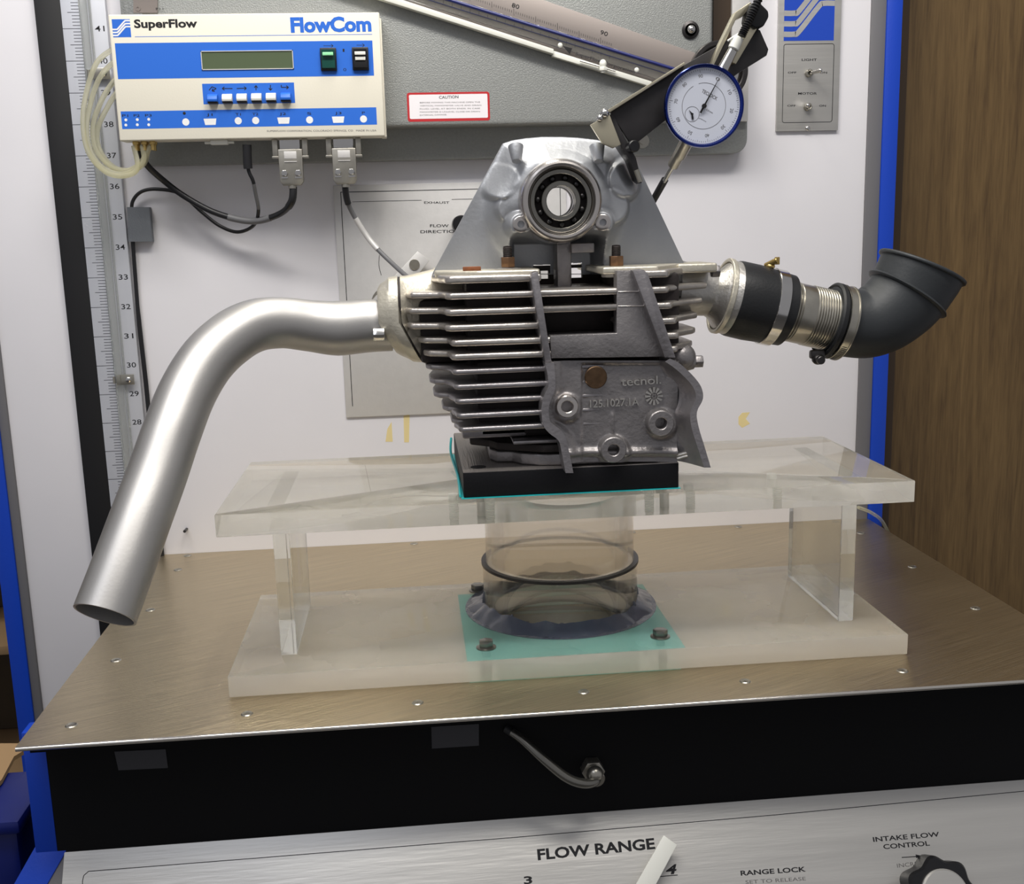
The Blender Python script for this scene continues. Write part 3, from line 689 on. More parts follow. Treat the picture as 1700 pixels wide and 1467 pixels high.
# ================================================================== plugs, cables and hoses under the unit
def db_plug(px, label):
    a = Y(px, 234, -5.3); t = thing('cable_plug', label, 'plug', (a.x, -5.3, Z0 - 3.3), 'metal plugs under the readout box')
    x = a.x; z = Z0; m = MB()
    m.prism([Vector((x - .97, -5.65, z - .85)), Vector((x + .97, -5.65, z - .85)), Vector((x + .94, -5.65, z - 3.4)), Vector((x + .72, -5.65, z - 3.72)), Vector((x - .72, -5.65, z - 3.72)), Vector((x - .94, -5.65, z - 3.4))], (0, .7, 0), bev=.06)
    m.cyl((x, -5.3, z - 3.95), (x, -5.3, z - 3.6), .34)
    m.build('shell', 'zinc', t)
    m = MB(); m.box((x - .82, -5.6, z - .88), (x + .82, -5.0, z - .02), .06); m.build('collar', 'chrome', t)
    for sgn in (-1, 1):
        m = MB(); m.box((x + sgn * 1.2 - .22, -5.55, z - 1.4), (x + sgn * 1.2 + .22, -5.05, z - .02), .05); m.box((x + sgn * 1.2 - .28, -5.6, z - 1.56), (x + sgn * 1.2 + .28, -5.0, z - 1.38), .03); m.build('side_clip', 'zinc', t)
        m = MB(); m.hexa((x + sgn * .55, -5.65, z - 2.75), FR, .27, .13); m.cyl((x + sgn * .55, -5.78, z - 2.75), (x + sgn * .55, -5.86, z - 2.75), .12); m.box((x + sgn * .55 - .26, -5.72, z - 3.15), (x + sgn * .55 + .26, -5.64, z - 3.03)); m.build('plug_nut', 'chrome', t)
    m = MB(); m.box((x - .5, -5.67, z - 1.6), (x + .5, -5.63, z - 1.02), .02); m.box((x - .5, -5.72, z - 1.86), (x + .5, -5.64, z - 1.8)); m.build('label_window', 'plate_alu', t)
    return a.x
db_plug(481, 'left metal cable plug whose cable bends left under the box')
db_plug(570, 'right metal cable plug whose cable runs down to the engine')
def cable(name, pts, r, label, mt='cable_black', n=8, cat='cable', sleeves=()):
    P = smooth([Y(*p) for p in pts], n)
    if sleeves:
        t = thing(name, label, cat, P[0]); m = MB(); m.tube(P, r, 12); m.build('cable_jacket', mt, t)
        for (i0, i1, rr, mm) in sleeves:
            m = MB(); m.tube(P[i0:i1], rr, 12); m.build('sleeve', mm, t)
        return t
    m = MB(); m.tube(P, r, 12); o = m.build(name, mt); o['label'] = label; o['category'] = cat; return o
cable('cable', [(487, 310, -5.3), (484, 335, -5.2), (466, 354, -4), (430, 366, -3), (395, 364, -2.6), (350, 350, -2.4), (305, 325, -2.4), (272, 300, -2.6), (244, 274, -4), (232, 250, -4.6)], .26,
      'thick dark cable from the left metal plug to the hose bundle', sleeves=((0, 12, .31, 'cable_black'), (20, 36, .29, 'cable_grey')))
cable('cable', [(410, 240, -5.3), (412, 280, -5.2), (420, 300, -5), (424, 320, -4.5), (429, 350, -3.6), (421, 374, -2), (395, 385, -1.4), (365, 375, -1.2), (335, 352, -1.2), (300, 322, -1), (262, 314, -.8), (235, 318, -.7), (220, 335, -.6), (219, 360, -.5)], .15,
      'thin black cable from the middle plug looping to the grey tape', sleeves=((0, 9, .36, 'cable_black'), (18, 32, .16, 'cable_grey')))
cable('cable', [(573, 310, -5.3), (577, 335, -4.8), (590, 362, -4.2), (615, 400, -4), (650, 436, -5), (690, 470, -8), (740, 500, -12)], .2,
      'grey cable from the right metal plug down behind the engine', 'cable_grey', sleeves=((0, 10, .27, 'cable_black'), (16, 28, .24, 'plate_alu')))
cable('cable', [(219, 380, -.5), (224, 450, -.35), (231, 540, -.3), (240, 620, -.3), (250, 720, -.3), (262, 840, -.3), (270, 925, -.3)], .17, 'dark wire from the grey tape down the edge of the scale')
cable('cable', [(218, 380, -.5), (226, 470, -.35), (236, 560, -.3), (246, 650, -.3), (256, 760, -.3), (266, 900, -.3)], .08, 'thinner second wire beside the scale below the grey tape')
tape('tape_piece', [(214, 344), (251, 344), (256, 401), (217, 401)], 'grey tape square holding wires on the white board right of the scale', -.02, t=.75)
hoses = [([(190, 80, -4.6), (160, 105, -5.5), (142, 160, -6), (138, 210, -6), (148, 255, -6), (175, 285, -6), (205, 292, -6), (228, 280, -5.6), (222, 242, -5.4)], 'outermost clear hose looping left of the readout box'),
         ([(192, 100, -4.6), (165, 130, -5.3), (147, 185, -5.6), (145, 230, -5.6), (160, 268, -5.6), (188, 287, -5.6), (216, 286, -5.4), (238, 268, -5.4), (236, 242, -5.4)], 'second clear hose inside the outermost loop'),
         ([(194, 128, -4.6), (172, 160, -5), (155, 205, -5.1), (158, 245, -5.1), (178, 272, -5.1), (205, 284, -5), (232, 272, -5), (250, 242, -5.4)], 'third clear hose starting below the number forty'),
         ([(196, 150, -4.6), (180, 175, -4.7), (162, 215, -4.7), (166, 250, -4.7), (190, 278, -4.7), (220, 282, -4.6), (240, 270, -4.7), (246, 242, -4.8)], 'innermost clear hose of the loop beside the scale')]
for p, lb in hoses:
    P = smooth([Y(*q) for q in p], 8); m = MB(); m.tube(P, .2, 12); o = m.build('clear_hose', 'vinyl_tube'); o['label'] = lb; o['category'] = 'hose'; o['group'] = 'clear hoses looping beside the readout box'

# tape residue on the white board, small bolt at the lower left, hose at the right
for pts, lb in (([(643, 712), (650, 700), (652, 733), (640, 733)], 'short left yellow tape residue on the white board'), ([(670, 690), (680, 688), (679, 734), (671, 734)], 'taller right yellow tape residue on the white board'),
                ([(1226, 692), (1232, 685), (1245, 684), (1238, 695), (1245, 703), (1232, 710), (1226, 704)], 'yellow tape residue on the white board right of the engine')):
    m = MB(); m.prism(Ypoly(pts, -.002), (0, -.01, 0)); o = m.build('tape_residue', 'tape_residue'); o['label'] = lb; o['category'] = 'tape residue'
m = MB(); p = Y(310, 878, 0); m.cyl(p + Vector((0, .05, 0)), p + Vector((0, -1.0, .05)), .13, bev=.02); o = m.build('peg', 'dark_steel'); o['label'] = 'tiny dark metal peg on the white board above the table corner'; o['category'] = 'peg'
m = MB(); m.tube(smooth([Y(1425, 842, -3.2), Y(1445, 850, -2), Y(1462, 862, -1), Z(1472, 878, -1.5), Z(1480, 893, -6)], 8), .16, 12); o = m.build('clear_hose', 'vinyl_tube'); o['label'] = 'short clear hose beside the blue post behind the table corner'; o['category'] = 'hose'

# ================================================================== acrylic stand
BX0, BX1, BY0, BY1 = 11.2, 55.1, -33.0, -17.45
BZ0, BZ1, UZ0, UZ1 = .06, 1.45, 10.4, 11.8
st_ = thing('acrylic_stand', 'hazy clear acrylic stand of two plates and two uprights on the steel top', 'stand', (33.2, -25, 0))
m = MB(); m.hole_slab(BX0, BX1, BY0, BY1, BZ0, BZ1, TX, TY, 5.0); m.build('base_plate', 'acrylic_base', st_, ang=30)
m = MB(); m.hole_slab(BX0, BX1, BY0, BY1, UZ0, UZ1, TX, TY, 4.9); m.build('top_plate', 'acrylic_top', st_, ang=30)
for x0, x1 in ((14.15, 15.2), (51.55, 52.6)):
    m = MB(); m.box((x0, -30, BZ1 + .001), (x1, -20.1, UZ0 - .001), .04, 1); m.build('upright', 'acrylic_clear', st_)
m = MB(); m.ring((TX, TY, BZ1 + .01), (0, 0, 1), 5.15, 5.55, 3.5, 72, .03); m.ring((TX, TY, 4.95), (0, 0, 1), 4.9, 5.3, UZ0 - 4.96, 72, .03)
tb = m.build('cylinder_tube', 'acrylic_tube', st_)
m = MB(); m.lathe([(5.32, 5.0), (5.64, 5.0), (5.64, 4.8), (5.5, 4.78), (5.2, 4.85)], (TX, TY, 0), (0, 0, 1), 72, close=True); m.build('joint_ring', 'dark_steel', tb)
# threaded holes in the top plate
for px, py in ((752, 820), (1142, 804), (1280, 786), (1075, 810), (812, 822)):
    p = Z(px, py, UZ1 - .02) if px != 812 else Z(px, py, UZ1 - .02); pr = []; n = 16
    for k in range(n):
        z = UZ0 + (UZ1 - UZ0) * k / n; pr += [(.26, z), (.32, z + .04)]
    m = MB(); m.lathe([(0, UZ0 + .02)] + pr + [(.26, UZ1 - .01), (0, UZ1 - .01)], (p.x, p.y, 0), (0, 0, 1), 20); m.build('threaded_hole', 'thread_frost', st_)
for px in (798, 1096):
    a = Y(px, 840, -29.5); m = MB(); m.cyl((a.x, -29.5, UZ0 - .15), (a.x, -29.5, UZ1), .31, bev=.04, seg=20); m.build('stud', 'zinc', st_)
# base bolts
for k, (px, py) in enumerate(((807, 1070), (1096, 1052), (793, 976))):
    p = Z(px, py, BZ1 + .2); m = MB(); m.hexa((p.x, p.y, BZ1 + .1), (0, 0, 1), .50, .42, up=(1, .3 * k, 0)); m.cyl((p.x, p.y, BZ0), (p.x, p.y, BZ1), .28, seg=16)
    bt = m.build('bolt', 'bolt_steel', st_)
    m = MB(); m.lathe([(0, 0), (.66, 0), (.66, .07), (.45, .14), (0, .14)], (p.x, p.y, BZ1), (0, 0, 1), 28); m.build('washer', 'bolt_steel', bt)
# smeared grey sealant round the foot of the tube
m = MB(); NT, NR = 160, 12; V = []; Fc = []
for i in range(NT):
    t = 2 * PI * i / NT; c, q = math.cos(t), math.sin(t)
    ro = 6.75 + .4 * noise.noise((c * 2.2, q * 2.2, 3)) + .3 * noise.noise((c * 6, q * 6, 9)) + .12 * noise.noise((c * 22, q * 22, 5))
    if q < -.1: ro -= .15
    for j in range(NR):
        f = j / (NR - 1); r_ = 5.56 + (ro - 5.56) * f
        hh = .52 * (1 - f) ** 1.6 * (1 + .5 * noise.noise((c * 5, q * 5, 1))) + .16 * (1 - f ** 4) + .05 * noise.noise((c * r_ * 2.5, q * r_ * .9, 2))
        V.append((TX + c * r_, TY + q * r_, BZ1 + max(.012, hh)))
for i in range(NT):
    for j in range(NR - 1):
        a = i * NR + j; b = ((i + 1) % NT) * NR + j; Fc.append((a, a + 1, b + 1, b))
m.add(V, Fc)
vs = []                                       # closed underside
m.ring((TX, TY, BZ1 + .004), (0, 0, 1), 5.56, 6.9, .02, 64)
for (t, hz, rr) in ((PI * 1.02, 1.15, .35), (-.1, .9, .3), (PI * 1.25, .5, .3), (-.5, .5, .35)):
    c = Vector((TX + 5.5 * math.cos(t), TY + 5.5 * math.sin(t), BZ1 + .4)); m.sphere(c, rr, (.6, .6, hz / rr))
m.build('sealant', 'sealant', st_, ang=80)
m = MB()                                      # blobs that run inside
for i in range(26):
    t = PI * (.0 + 2 * i / 26); rr = .16 + .12 * random.random()
    m.sphere((TX + 5.05 * math.cos(t), TY + 5.05 * math.sin(t), BZ1 + .12), rr, (1, 1, 1.4), 10)
m.ring((TX, TY, BZ1 - .02), (0, 0, 1), 4.75, 5.15, .22, 64, .05); m.build('sealant_inside', 'sealant', st_, ang=80)
m = MB(); m.ring((TX, TY, -.02), (0, 0, 1), 4.55, 5.6, .10, 64); o = m.build('rubber_seal', 'rubber', st_)
o = MB(); o.hole_slab(26.2, 39.9, -32.95, -19.5, .004, .055, TX, TY, 5.6); o = o.build('gasket_sheet', 'teal_sheet'); o['label'] = 'teal gasket sheet under the acrylic base plate around the opening'; o['category'] = 'gasket'
m = MB(); m.hole_slab(26.1, 40.2, -32.9, -20.0, BZ1 + .002, BZ1 + .010, TX, TY, 6.6); m.build('teal_reflection', 'teal_reflection_film', st_)  # teal reflection of the gasket, painted as a thin film on the plate
m = MB(); m.lathe([(4.55, -.3), (4.3, -1.2), (3.4, -3.2), (2.4, -4.2), (2.4, -6), (2.5, -6), (2.6, -4.2), (3.6, -3.1), (4.6, -1.2), (4.7, -.3)], (TX, TY, 0), (0, 0, 1), 64); m.build('inlet_funnel', 'zinc', bench, ang=60)
# dark valve-like opening seen through the tube
m = MB(); m.lathe([(0, 0), (1.6, 0), (1.9, .25), (2.2, .25), (2.2, -.3)], (TX, TY, -5), (0, 0, 1), 32)
for k in range(3):
    m.box((TX - 2.4, TY - .12, -4.6), (TX + 2.4, TY + .12, -4.0), M=Matrix.Translation((TX, TY, 0)) @ Matrix.Rotation(k * PI / 3, 4, 'Z') @ Matrix.Translation((-TX, -TY, 0)))
m.build('flow_straightener', 'dark_steel', bench)

# ================================================================== black adapter block
blk = thing('adapter_block', 'black machined block between the acrylic top plate and engine head', 'block', (33.1, -25, 11.8))
m = MB(); m.hole_slab(26.3, 39.95, -32, -18.4, 11.86, 13.45, TX - .2, TY, 3.0); m.build('body', 'block_black', blk, ang=30)
m = MB(); m.hole_slab(26.32, 39.93, -31.98, -18.42, 13.451, 13.50, TX - .2, TY, 3.0)
m.build('machined_face', 'block_top', blk, ang=30)
for px, py in ((794, 775), (775, 722)):
    p = Z(px, py, 13.5); m = MB(); m.cyl((p.x, p.y, 13.49), (p.x, p.y, 13.512), .5 if py > 750 else .28); m.build('bolt_hole_shade', 'black_paint', blk)  # black disc paints the shade inside the bolt hole
m = MB(); m.hole_slab(26.15, 40.05, -32.08, -18.2, 11.802, 11.86, TX - .2, TY, 3.2); o = m.build('gasket', 'teal_film'); o['label'] = 'thin teal gasket under the black adapter block'; o['category'] = 'gasket'
m = MB(); A = Y(763, 757, -19); m.tube(smooth([Vector((26.1, -18.4, 13.1)), Vector((25.95, -21, 12.5)), Vector((26.2, -26, 11.95)), Vector((26.1, -31.8, 11.95))], 5), .09, 8); m.build('gasket_lip', 'teal_film', o)

# ================================================================== engine head
hd = thing('engine_head', 'finned aluminium engine cylinder head with tall bearing tower on the black block', 'engine part', (33, -26, 13.5))
YFN = -32.2
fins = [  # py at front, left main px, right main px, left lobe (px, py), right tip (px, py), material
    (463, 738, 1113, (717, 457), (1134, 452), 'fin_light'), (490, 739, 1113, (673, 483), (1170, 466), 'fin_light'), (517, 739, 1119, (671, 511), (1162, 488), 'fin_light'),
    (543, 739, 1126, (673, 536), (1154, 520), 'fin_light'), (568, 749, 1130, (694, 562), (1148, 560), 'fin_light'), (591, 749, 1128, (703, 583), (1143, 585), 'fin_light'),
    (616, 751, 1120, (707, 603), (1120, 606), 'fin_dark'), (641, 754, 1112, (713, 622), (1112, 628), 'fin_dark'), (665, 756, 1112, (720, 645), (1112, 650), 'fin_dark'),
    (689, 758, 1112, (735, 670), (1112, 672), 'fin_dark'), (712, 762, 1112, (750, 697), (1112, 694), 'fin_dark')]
for i, (py, xl, xr_, lt, rt, mt) in enumerate(fins):
    z = Y(820, py, YFN).z; h = .40 if i < 6 else .33
    if i == 0: h = .46
    yb = -20.5
    a = Y(xl, py, YFN).x; b = Y(xr_, py, YFN).x; l = Y(lt[0], lt[1], -29.5).x; r = Y(rt[0], rt[1], -28).x
    yf_ = YFN if i < 3 else YFN
    ls = l if i < 7 else l + .1
    if i <= 3:
        pts = [(a, YFN + .45), (a + .3, YFN), (b - .2, YFN), (b, YFN + .3), (b + .25, YFN + 1.4), (r, -28.6), (r, -24), (b, -21), (b - 1, yb), (a + 1, yb), (l + 1, -22), (l, -24.5), (l, -28.6), (l + .35, -29.6), (a - .35, -30.2), (a - .05, -30.9)]
    elif i <= 5:
        pts = [(a, YFN + .3), (a + .25, YFN), (b - .2, YFN), (b, YFN + .3), (b + .15, YFN + 1.2), (r - .3, -29.6), (r, -29), (r, -26), (b, -21), (b - 1, yb), (a + 1, yb), (l + .5, -22), (l, -25), (l, -28.8), (l + .35, -29.5), (a - .15, -30.2)]
    else:
        pts = [(a, YFN + .3), (a + .25, YFN), (b - .2, YFN + .5), (b, YFN + 1), (b, -22), (b - 1, yb), (a + 1, yb), (l + .4, -23), (l, -26), (l, -28.4), (l + .3, -29.2), (l + .9, -29.6), (a - .25, -30.2), (a - .05, -31)]
    if i > 2:  # behind the cover the fins stop short
        pts = [(x, y) for x, y in pts]
    m = MB()
    if i in (0, 3):                           # interrupted by the opening in the middle
        ca, cb = Y(899, py, YFN).x, Y(1026, py, YFN).x
        halves = [[(x, y) for x, y in pts if x < ca + 0] , [(x, y) for x, y in pts if x > cb]]
        Lh, Rh = halves; k0 = max(range(len(Lh)), key=lambda q: Lh[q][0] - Lh[q][1] * .5)
        Lh = Lh[:2] + [(ca, YFN), (ca, yb)] + Lh[2:]; Rh = [(cb, YFN)] + Rh + [(cb, yb)]
        for hp_ in (Lh, Rh): m.prism([Vector((x, y, z - h / 2)) for x, y in hp_], (0, 0, h), bev=min(.15, h * .38), seg=3)
    else: m.prism([Vector((x, y, z - h / 2)) for x, y in pts], (0, 0, h), bev=min(.15, h * .38), seg=3)
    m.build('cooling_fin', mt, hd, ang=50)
# core, coloured darker so the gaps between fins read as shade
zt = Y(820, 463, YFN).z; zm = Y(820, 604, YFN).z; zb = Y(820, 712, YFN).z
wl, wr = Y(913, 530, -31).x, Y(1024, 530, -31).x; wt, wb = Y(960, 500, -31).z, Y(960, 551, -31).z
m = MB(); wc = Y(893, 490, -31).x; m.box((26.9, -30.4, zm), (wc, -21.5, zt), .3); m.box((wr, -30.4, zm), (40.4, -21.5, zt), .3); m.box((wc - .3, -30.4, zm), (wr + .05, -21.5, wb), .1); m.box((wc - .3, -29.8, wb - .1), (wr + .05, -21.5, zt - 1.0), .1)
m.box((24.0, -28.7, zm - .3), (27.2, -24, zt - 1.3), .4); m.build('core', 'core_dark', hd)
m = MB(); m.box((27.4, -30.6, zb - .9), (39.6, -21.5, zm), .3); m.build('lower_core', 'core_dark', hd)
# foot of the casting on the block
zf = 13.52
m = MB(); q = [Z(px, py, zf) for px, py in ((823, 750), (826, 768), (845, 772), (862, 768), (905, 775), (945, 774))]
a0 = Y(823, 765, -31)
pl = [(28.4, -22), (28.2, -28.6), (28.6, -29.6), (29.6, -29.8), (30.1, -30.6), (31.2, -31.2), (33, -31.5), (38.9, -31.5), (38.9, -21.5)]
m.prism([Vector((x, y, zf)) for x, y in pl], (0, 0, .75), bev=.12, seg=3); m.build('foot_flange', 'cast_dark', hd)
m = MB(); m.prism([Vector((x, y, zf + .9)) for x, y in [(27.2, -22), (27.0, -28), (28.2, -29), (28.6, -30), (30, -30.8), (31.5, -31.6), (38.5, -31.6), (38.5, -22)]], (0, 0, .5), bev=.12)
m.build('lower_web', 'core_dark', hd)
m = MB(); a, b = Y(852, 734, -31.6), Y(927, 736, -31.6); m.box((a.x, -31.7, a.z - .14), (b.x, -29, a.z + .08), .07); m.box((26.4, -30.6, a.z + .15), (30.5, -27.5, a.z + 1.0), .15); m.build('lower_fin', 'fin_dark', hd)
# front cover: upper flanges and L-shaped wall
def yprism(name, px, y0, y1, mt, bev=.04, parent=None, yref=None, ang=35):
    P = [Y(a, b, y0 if yref is None else yref) for a, b in px]
    for p in P: p.y = y0
    m = MB(); m.prism(P, (0, y1 - y0, 0), bev=bev); return m.build(name, mt, parent or hd, ang=ang)
yprism('chain_flange', [(881, 461), (884, 453), (893, 450), (916, 601), (905, 601)], -33.0, -30.2, 'fin_dark', .05)
yprism('chain_flange', [(1050, 449), (1068, 447), (1076, 454), (1122, 594), (1104, 594)], -33.0, -30.2, 'fin_dark', .07)
yprism('cover_wall', [(1024, 449), (1062, 449), (1108, 592), (915, 595), (913, 557), (1024, 553)], -32.3, -31.2, 'cast_dark', .05)
yprism('cross_bar', [(896, 484), (1024, 481), (1024, 486), (897, 489)], -32.3, -30, 'fin_light', .05)
yprism('cross_bar', [(900, 510), (1024, 505), (1024, 511), (901, 515)], -32.3, -30, 'fin_light', .05)
m = MB()
for yy in (484, 508):
    a, b = Y(1026, yy, -32.31), Y(1068 + (yy - 484) * .3, yy - .5, -32.31); m.tube([a, b], .035, 6)
m.build('casting_line', 'machined', hd)
# lower cover: panel with relief
Lin = [(598, 921), (642, 922), (677, 911), (698, 913), (719, 936), (741, 943), (768, 947)]
def interp(tab, y):
    if y <= tab[0][0]: return tab[0][1]
    for (a, b), (c, d) in zip(tab, tab[1:]):
        if y <= c: return b + (d - b) * (y - a) / (c - a)
    return tab[-1][1]
YP = -31.9
def sstep(e0, e1, x):
    t = max(0, min(1, (x - e0) / (e1 - e0))); return t * t * (3 - 2 * t)
NU, NV = 90, 80; V = []; Fc = []
for j in range(NV + 1):
    py = 598 + (766 - 598) * j / NV; lx = interp(Lin, py) - 4; rx = 1123
    for i in range(NU + 1):
        px = lx + (rx - lx) * i / NU
        H = .12 + .05 * noise.noise((px * .02, py * .02, 0))
        inn = sstep(962, 969, px) * sstep(601, 607, py); H -= .16 * inn                # sunken field
        H += .30 * (1 - sstep(4, 22, px - lx))                                          # fillet to the left flange
        H += .40 * sstep(1100, 1123, px) * (1 - .6 * sstep(640, 690, py))
        H += .22 * sstep(742, 748, py) * (1 - sstep(752, 758, py)) + .05 * sstep(738, 744, py)
        H += .16 * math.exp(-((px - 1017) / 2.2) ** 2) * sstep(680, 690, py) * (1 - sstep(724, 735, py))
        for (bx, by_, br) in ((940, 676, 25), (1098, 703, 26), (1019, 748, 27)):
            d = math.hypot(px - bx, py - by_); H += .22 * (1 - sstep(br - 6, br + 3, d))
        p = Y(px, py, YP); p.y = YP - H; V.append(p)
W_ = NU + 1
for j in range(NV):
    for i in range(NU): a = j * W_ + i; Fc.append((a, a + 1, a + W_ + 1, a + W_))
m = MB(); m.add(V, Fc); yb_ = YP + .9
p1, p2, p3, p4 = V[0], V[NU], V[NV * W_ + NU], V[NV * W_]
m.box((p4.x + .1, YP + .15, p4.z), (p3.x, -30, p2.z)); m.build('cover_panel', 'cast_dark', hd, ang=60)
for k, (bx, by_, br) in enumerate(((942, 675, .70), (1098, 703, .82), (1019, 747, .82))):
    c = Y(bx, by_, YP - .9); c.y = YP - .1; m = MB()
    m.lathe([(br * 1.06, 0), (br, .75), (br - .06, .82), (.40, .82), (.36, .78), (.34, .0), (0, -.3)], c, FR, 36); bo = m.build('screw_boss', 'cast_dark' if k else 'machined', hd)
    m = MB(); m.cyl(c, c + Vector((0, -.05, 0)), .335); m.build('boss_hole_shade', 'core_dark', bo)  # dark disc puts the shade of the recess into colour
m = MB(); c = Y(989, 626, YP - .1); c.y = YP - .0; m.cyl(c, c + Vector((0, -.22, 0)), .70, bev=.05, seg=36); m.build('round_plug', 'copper_plug', hd)
m = MB(); ye = YP + .02
def E_(px, py): p = Y(px, py, ye); return p
m.text('tecnol.', E_(1031, 640), E_(1097, 636), .52, FR, ext=.14, bold=.006)
m.text('125.1027.1A', E_(979, 676), E_(1060, 672), .48, FR, ext=.14, bold=.004)
c = E_(1085, 657)
for k in range(12):
    t = 2 * PI * k / 12; d = Vector((math.cos(t), 0, math.sin(t))); q = Vector((-d.z, 0, d.x)) * .045
    m.prism([c + d * .22 - q, c + d * .56 - q * 1.6, c + d * .56 + q * 1.6, c + d * .22 + q], (0, -.14, 0))
for k in range(6):
    t = 2 * PI * k / 6; p = c + Vector((math.cos(t), 0, math.sin(t))) * .12; m.box((p.x - .03, ye - .14, p.z - .03), (p.x + .03, ye, p.z + .03))
m.build('cast_lettering', 'cast_alu', hd)
# the two wings of the lower cover
Lo = [(905, 602), (911, 638), (904, 655), (899, 677), (902, 705), (912, 719), (927, 731), (932, 748), (939, 785)]
Li = [(952, 785), (943, 741), (936, 719), (922, 707), (913, 698), (911, 677), (916, 660), (922, 642), (920, 602)]
Lo3 = smooth([Y(a, b, -33.2) for a, b in Lo], 4); Li3 = smooth([Y(a, b, -33.2) for a, b in Li], 4)
m = MB(); nL = len(Lo3); A_ = Lo3; B_ = list(reversed(Li3)); off = Vector((0, 1.7, 0)); vs = A_ + B_ + [p + off for p in A_] + [p + off for p in B_]
fc = []
for i in range(nL - 1):
    fc += [(i, i + 1, nL + i + 1, nL + i), (2 * nL + i, 3 * nL + i, 3 * nL + i + 1, 2 * nL + i + 1), (i, 2 * nL + i, 2 * nL + i + 1, i + 1), (nL + i, nL + i + 1, 3 * nL + i + 1, 3 * nL + i)]
fc += [(0, nL, 3 * nL, 2 * nL), (nL - 1, 3 * nL - 1, 4 * nL - 1, 2 * nL - 1)]
m.add(vs, fc); m.build('cover_wing', 'cast_alu' if False else 'fin_dark', hd)
Ro = [(1112, 595), (1128, 603), (1149, 622), (1164, 642), (1167, 662), (1157, 684), (1160, 709), (1170, 742), (1180, 776)]
Ri = [(1104, 600), (1120, 611), (1139, 628), (1152, 645), (1155, 662), (1146, 684), (1148, 709), (1158, 742), (1169, 776)]
Re = [(1094, 604), (1100, 616), (1106, 634), (1110, 652), (1113, 668), (1112, 690), (1114, 712), (1117, 742), (1119, 764)]
Ro3 = smooth([Y(a, b, -33.2) for a, b in Ro], 4); Ri3 = smooth([Y(a, b, -33.2) for a, b in Ri], 4); Re3 = smooth([Y(a, b, -31.9) for a, b in Re], 4)
m = MB(); n = len(Ro3); off = Vector((-.35, 1.3, 0)); L_ = [[p + off for p in Ro3], Ro3, Ri3]
for k in range(1, 7):
    f = k / 6; L_.append([Vector((a.x + (b.x - a.x) * f, a.y + (b.y - a.y) * math.sin(f * PI / 2), a.z + (b.z - a.z) * f)) for a, b in zip(Ri3, Re3)])
L_.append([p + Vector((.0, .35, 0)) for p in Re3])
V = [p for r_ in L_ for p in r_]; fc = []
for k in range(len(L_)):
    k2 = (k + 1) % len(L_)
    for i in range(n - 1): fc.append((k * n + i, k * n + i + 1, k2 * n + i + 1, k2 * n + i))
m.add(V, fc); m.build('cover_wing', 'fin_dark', hd, ang=50)
m = MB()
for k in range(2): m.tube([Y(1124, 756 + 5 * k, -32.1), Y(1146, 750 + 5 * k, -32.3)], .12, 8)
m.build('wing_rib', 'cast_alu', hd)

# ---- bearing tower
out_px = [(717, 456), (835, 238), (850, 233), (872, 229.5), (900, 227), (930, 227), (960, 228.5), (990, 232), (1012, 237), (1040, 246), (1050, 255), (1137, 440), (1137, 456)]
YT = -27.6
out = [Y(a, b, YT) for a, b in out_px]; bc = Y(934, 333, -31.2)
OUT = [(p.x, p.z) for p in out]
def raycast(t):
    c, q = math.cos(t), math.sin(t); best = 1e9
    for (x1, z1), (x2, z2) in zip(OUT, OUT[1:] + OUT[:1]):
        ex, ez = x2 - x1, z2 - z1; den = c * ez - q * ex
        if abs(den) < 1e-9: continue
        s_ = ((x1 - bc.x) * ez - (z1 - bc.z) * ex) / den; k_ = ((x1 - bc.x) * q - (z1 - bc.z) * c) / den
        if s_ > 0 and -1e-6 <= k_ <= 1 + 1e-6: best = min(best, s_)
    return best
def cpt(px, py, y): p = Y(px, py, y); return p.x, p.z
LL = cpt(834, 300, -29.5); RR = cpt(1040, 298, -29.5); BL = cpt(866, 372, -30.8); BR = cpt(1003, 369, -30.8)
L2 = cpt(856, 345, -29.5); R2 = cpt(1016, 343, -29.5)
ztop = Y(934, 227, YT).z; zneck = Y(934, 392, -30).z; xw = 3.6
def soft(a, b, k=.35):
    m_ = max(a, b); return m_ + k * math.log(math.exp((a - m_) / k) + math.exp((b - m_) / k)) - k * math.log(2) * math.exp(-abs(a - b))
def bump(x, z, c, r, h, e=.5): return h * (1 - sstep(r - e, r + e, math.hypot(x - c[0], z - c[1])))
def towerH(x, z, edge):
    r = math.hypot(x - bc.x, z - bc.z)
    H = 0.
    H = max(H, 2.3 * (1 - sstep(2.4, 5.6, r)))
    crown = 1.9 * (1 - sstep(2.9, 5.0, abs(x - bc.x))) * sstep(bc.z - 1, bc.z + 1, z); H = max(H, crown)
    H = soft(H, bump(x, z, LL, 1.3, 2.0, .32), .16); H = soft(H, bump(x, z, RR, 1.3, 2.0, .32), .16)
    H = soft(H, bump(x, z, L2, 1.3, 1.8, .32), .16); H = soft(H, bump(x, z, R2, 1.3, 1.8, .32), .16)
    H = soft(H, bump(x, z, BL, .95, 2.7, .35), .2); H = soft(H, bump(x, z, BR, .95, 2.7, .35), .2)
    H *= sstep(0, 1.9, edge) ** .8 if z > bc.z - 1 else sstep(0, .5, edge)
    # cavity below the bearing
    cav = (1 - sstep(2.55, 3.1, abs(x - bc.x - .05))) * (1 - sstep(zneck - .5, zneck + .4, z)) * sstep(2.3, 2.7, r)
    H = H * (1 - cav) - 2.1 * cav
    return H
NT, NR = 300, 64; V = []; Fc = []; RI = 2.45
th = sorted(set([2 * PI * i / NT for i in range(NT)] + [math.atan2(z - bc.z, x - bc.x) % (2 * PI) for x, z in OUT])); NT = len(th)
wins = [(cpt(904, 456, -27), .55, .6), (cpt(956, 453, -27), .62, .6)]
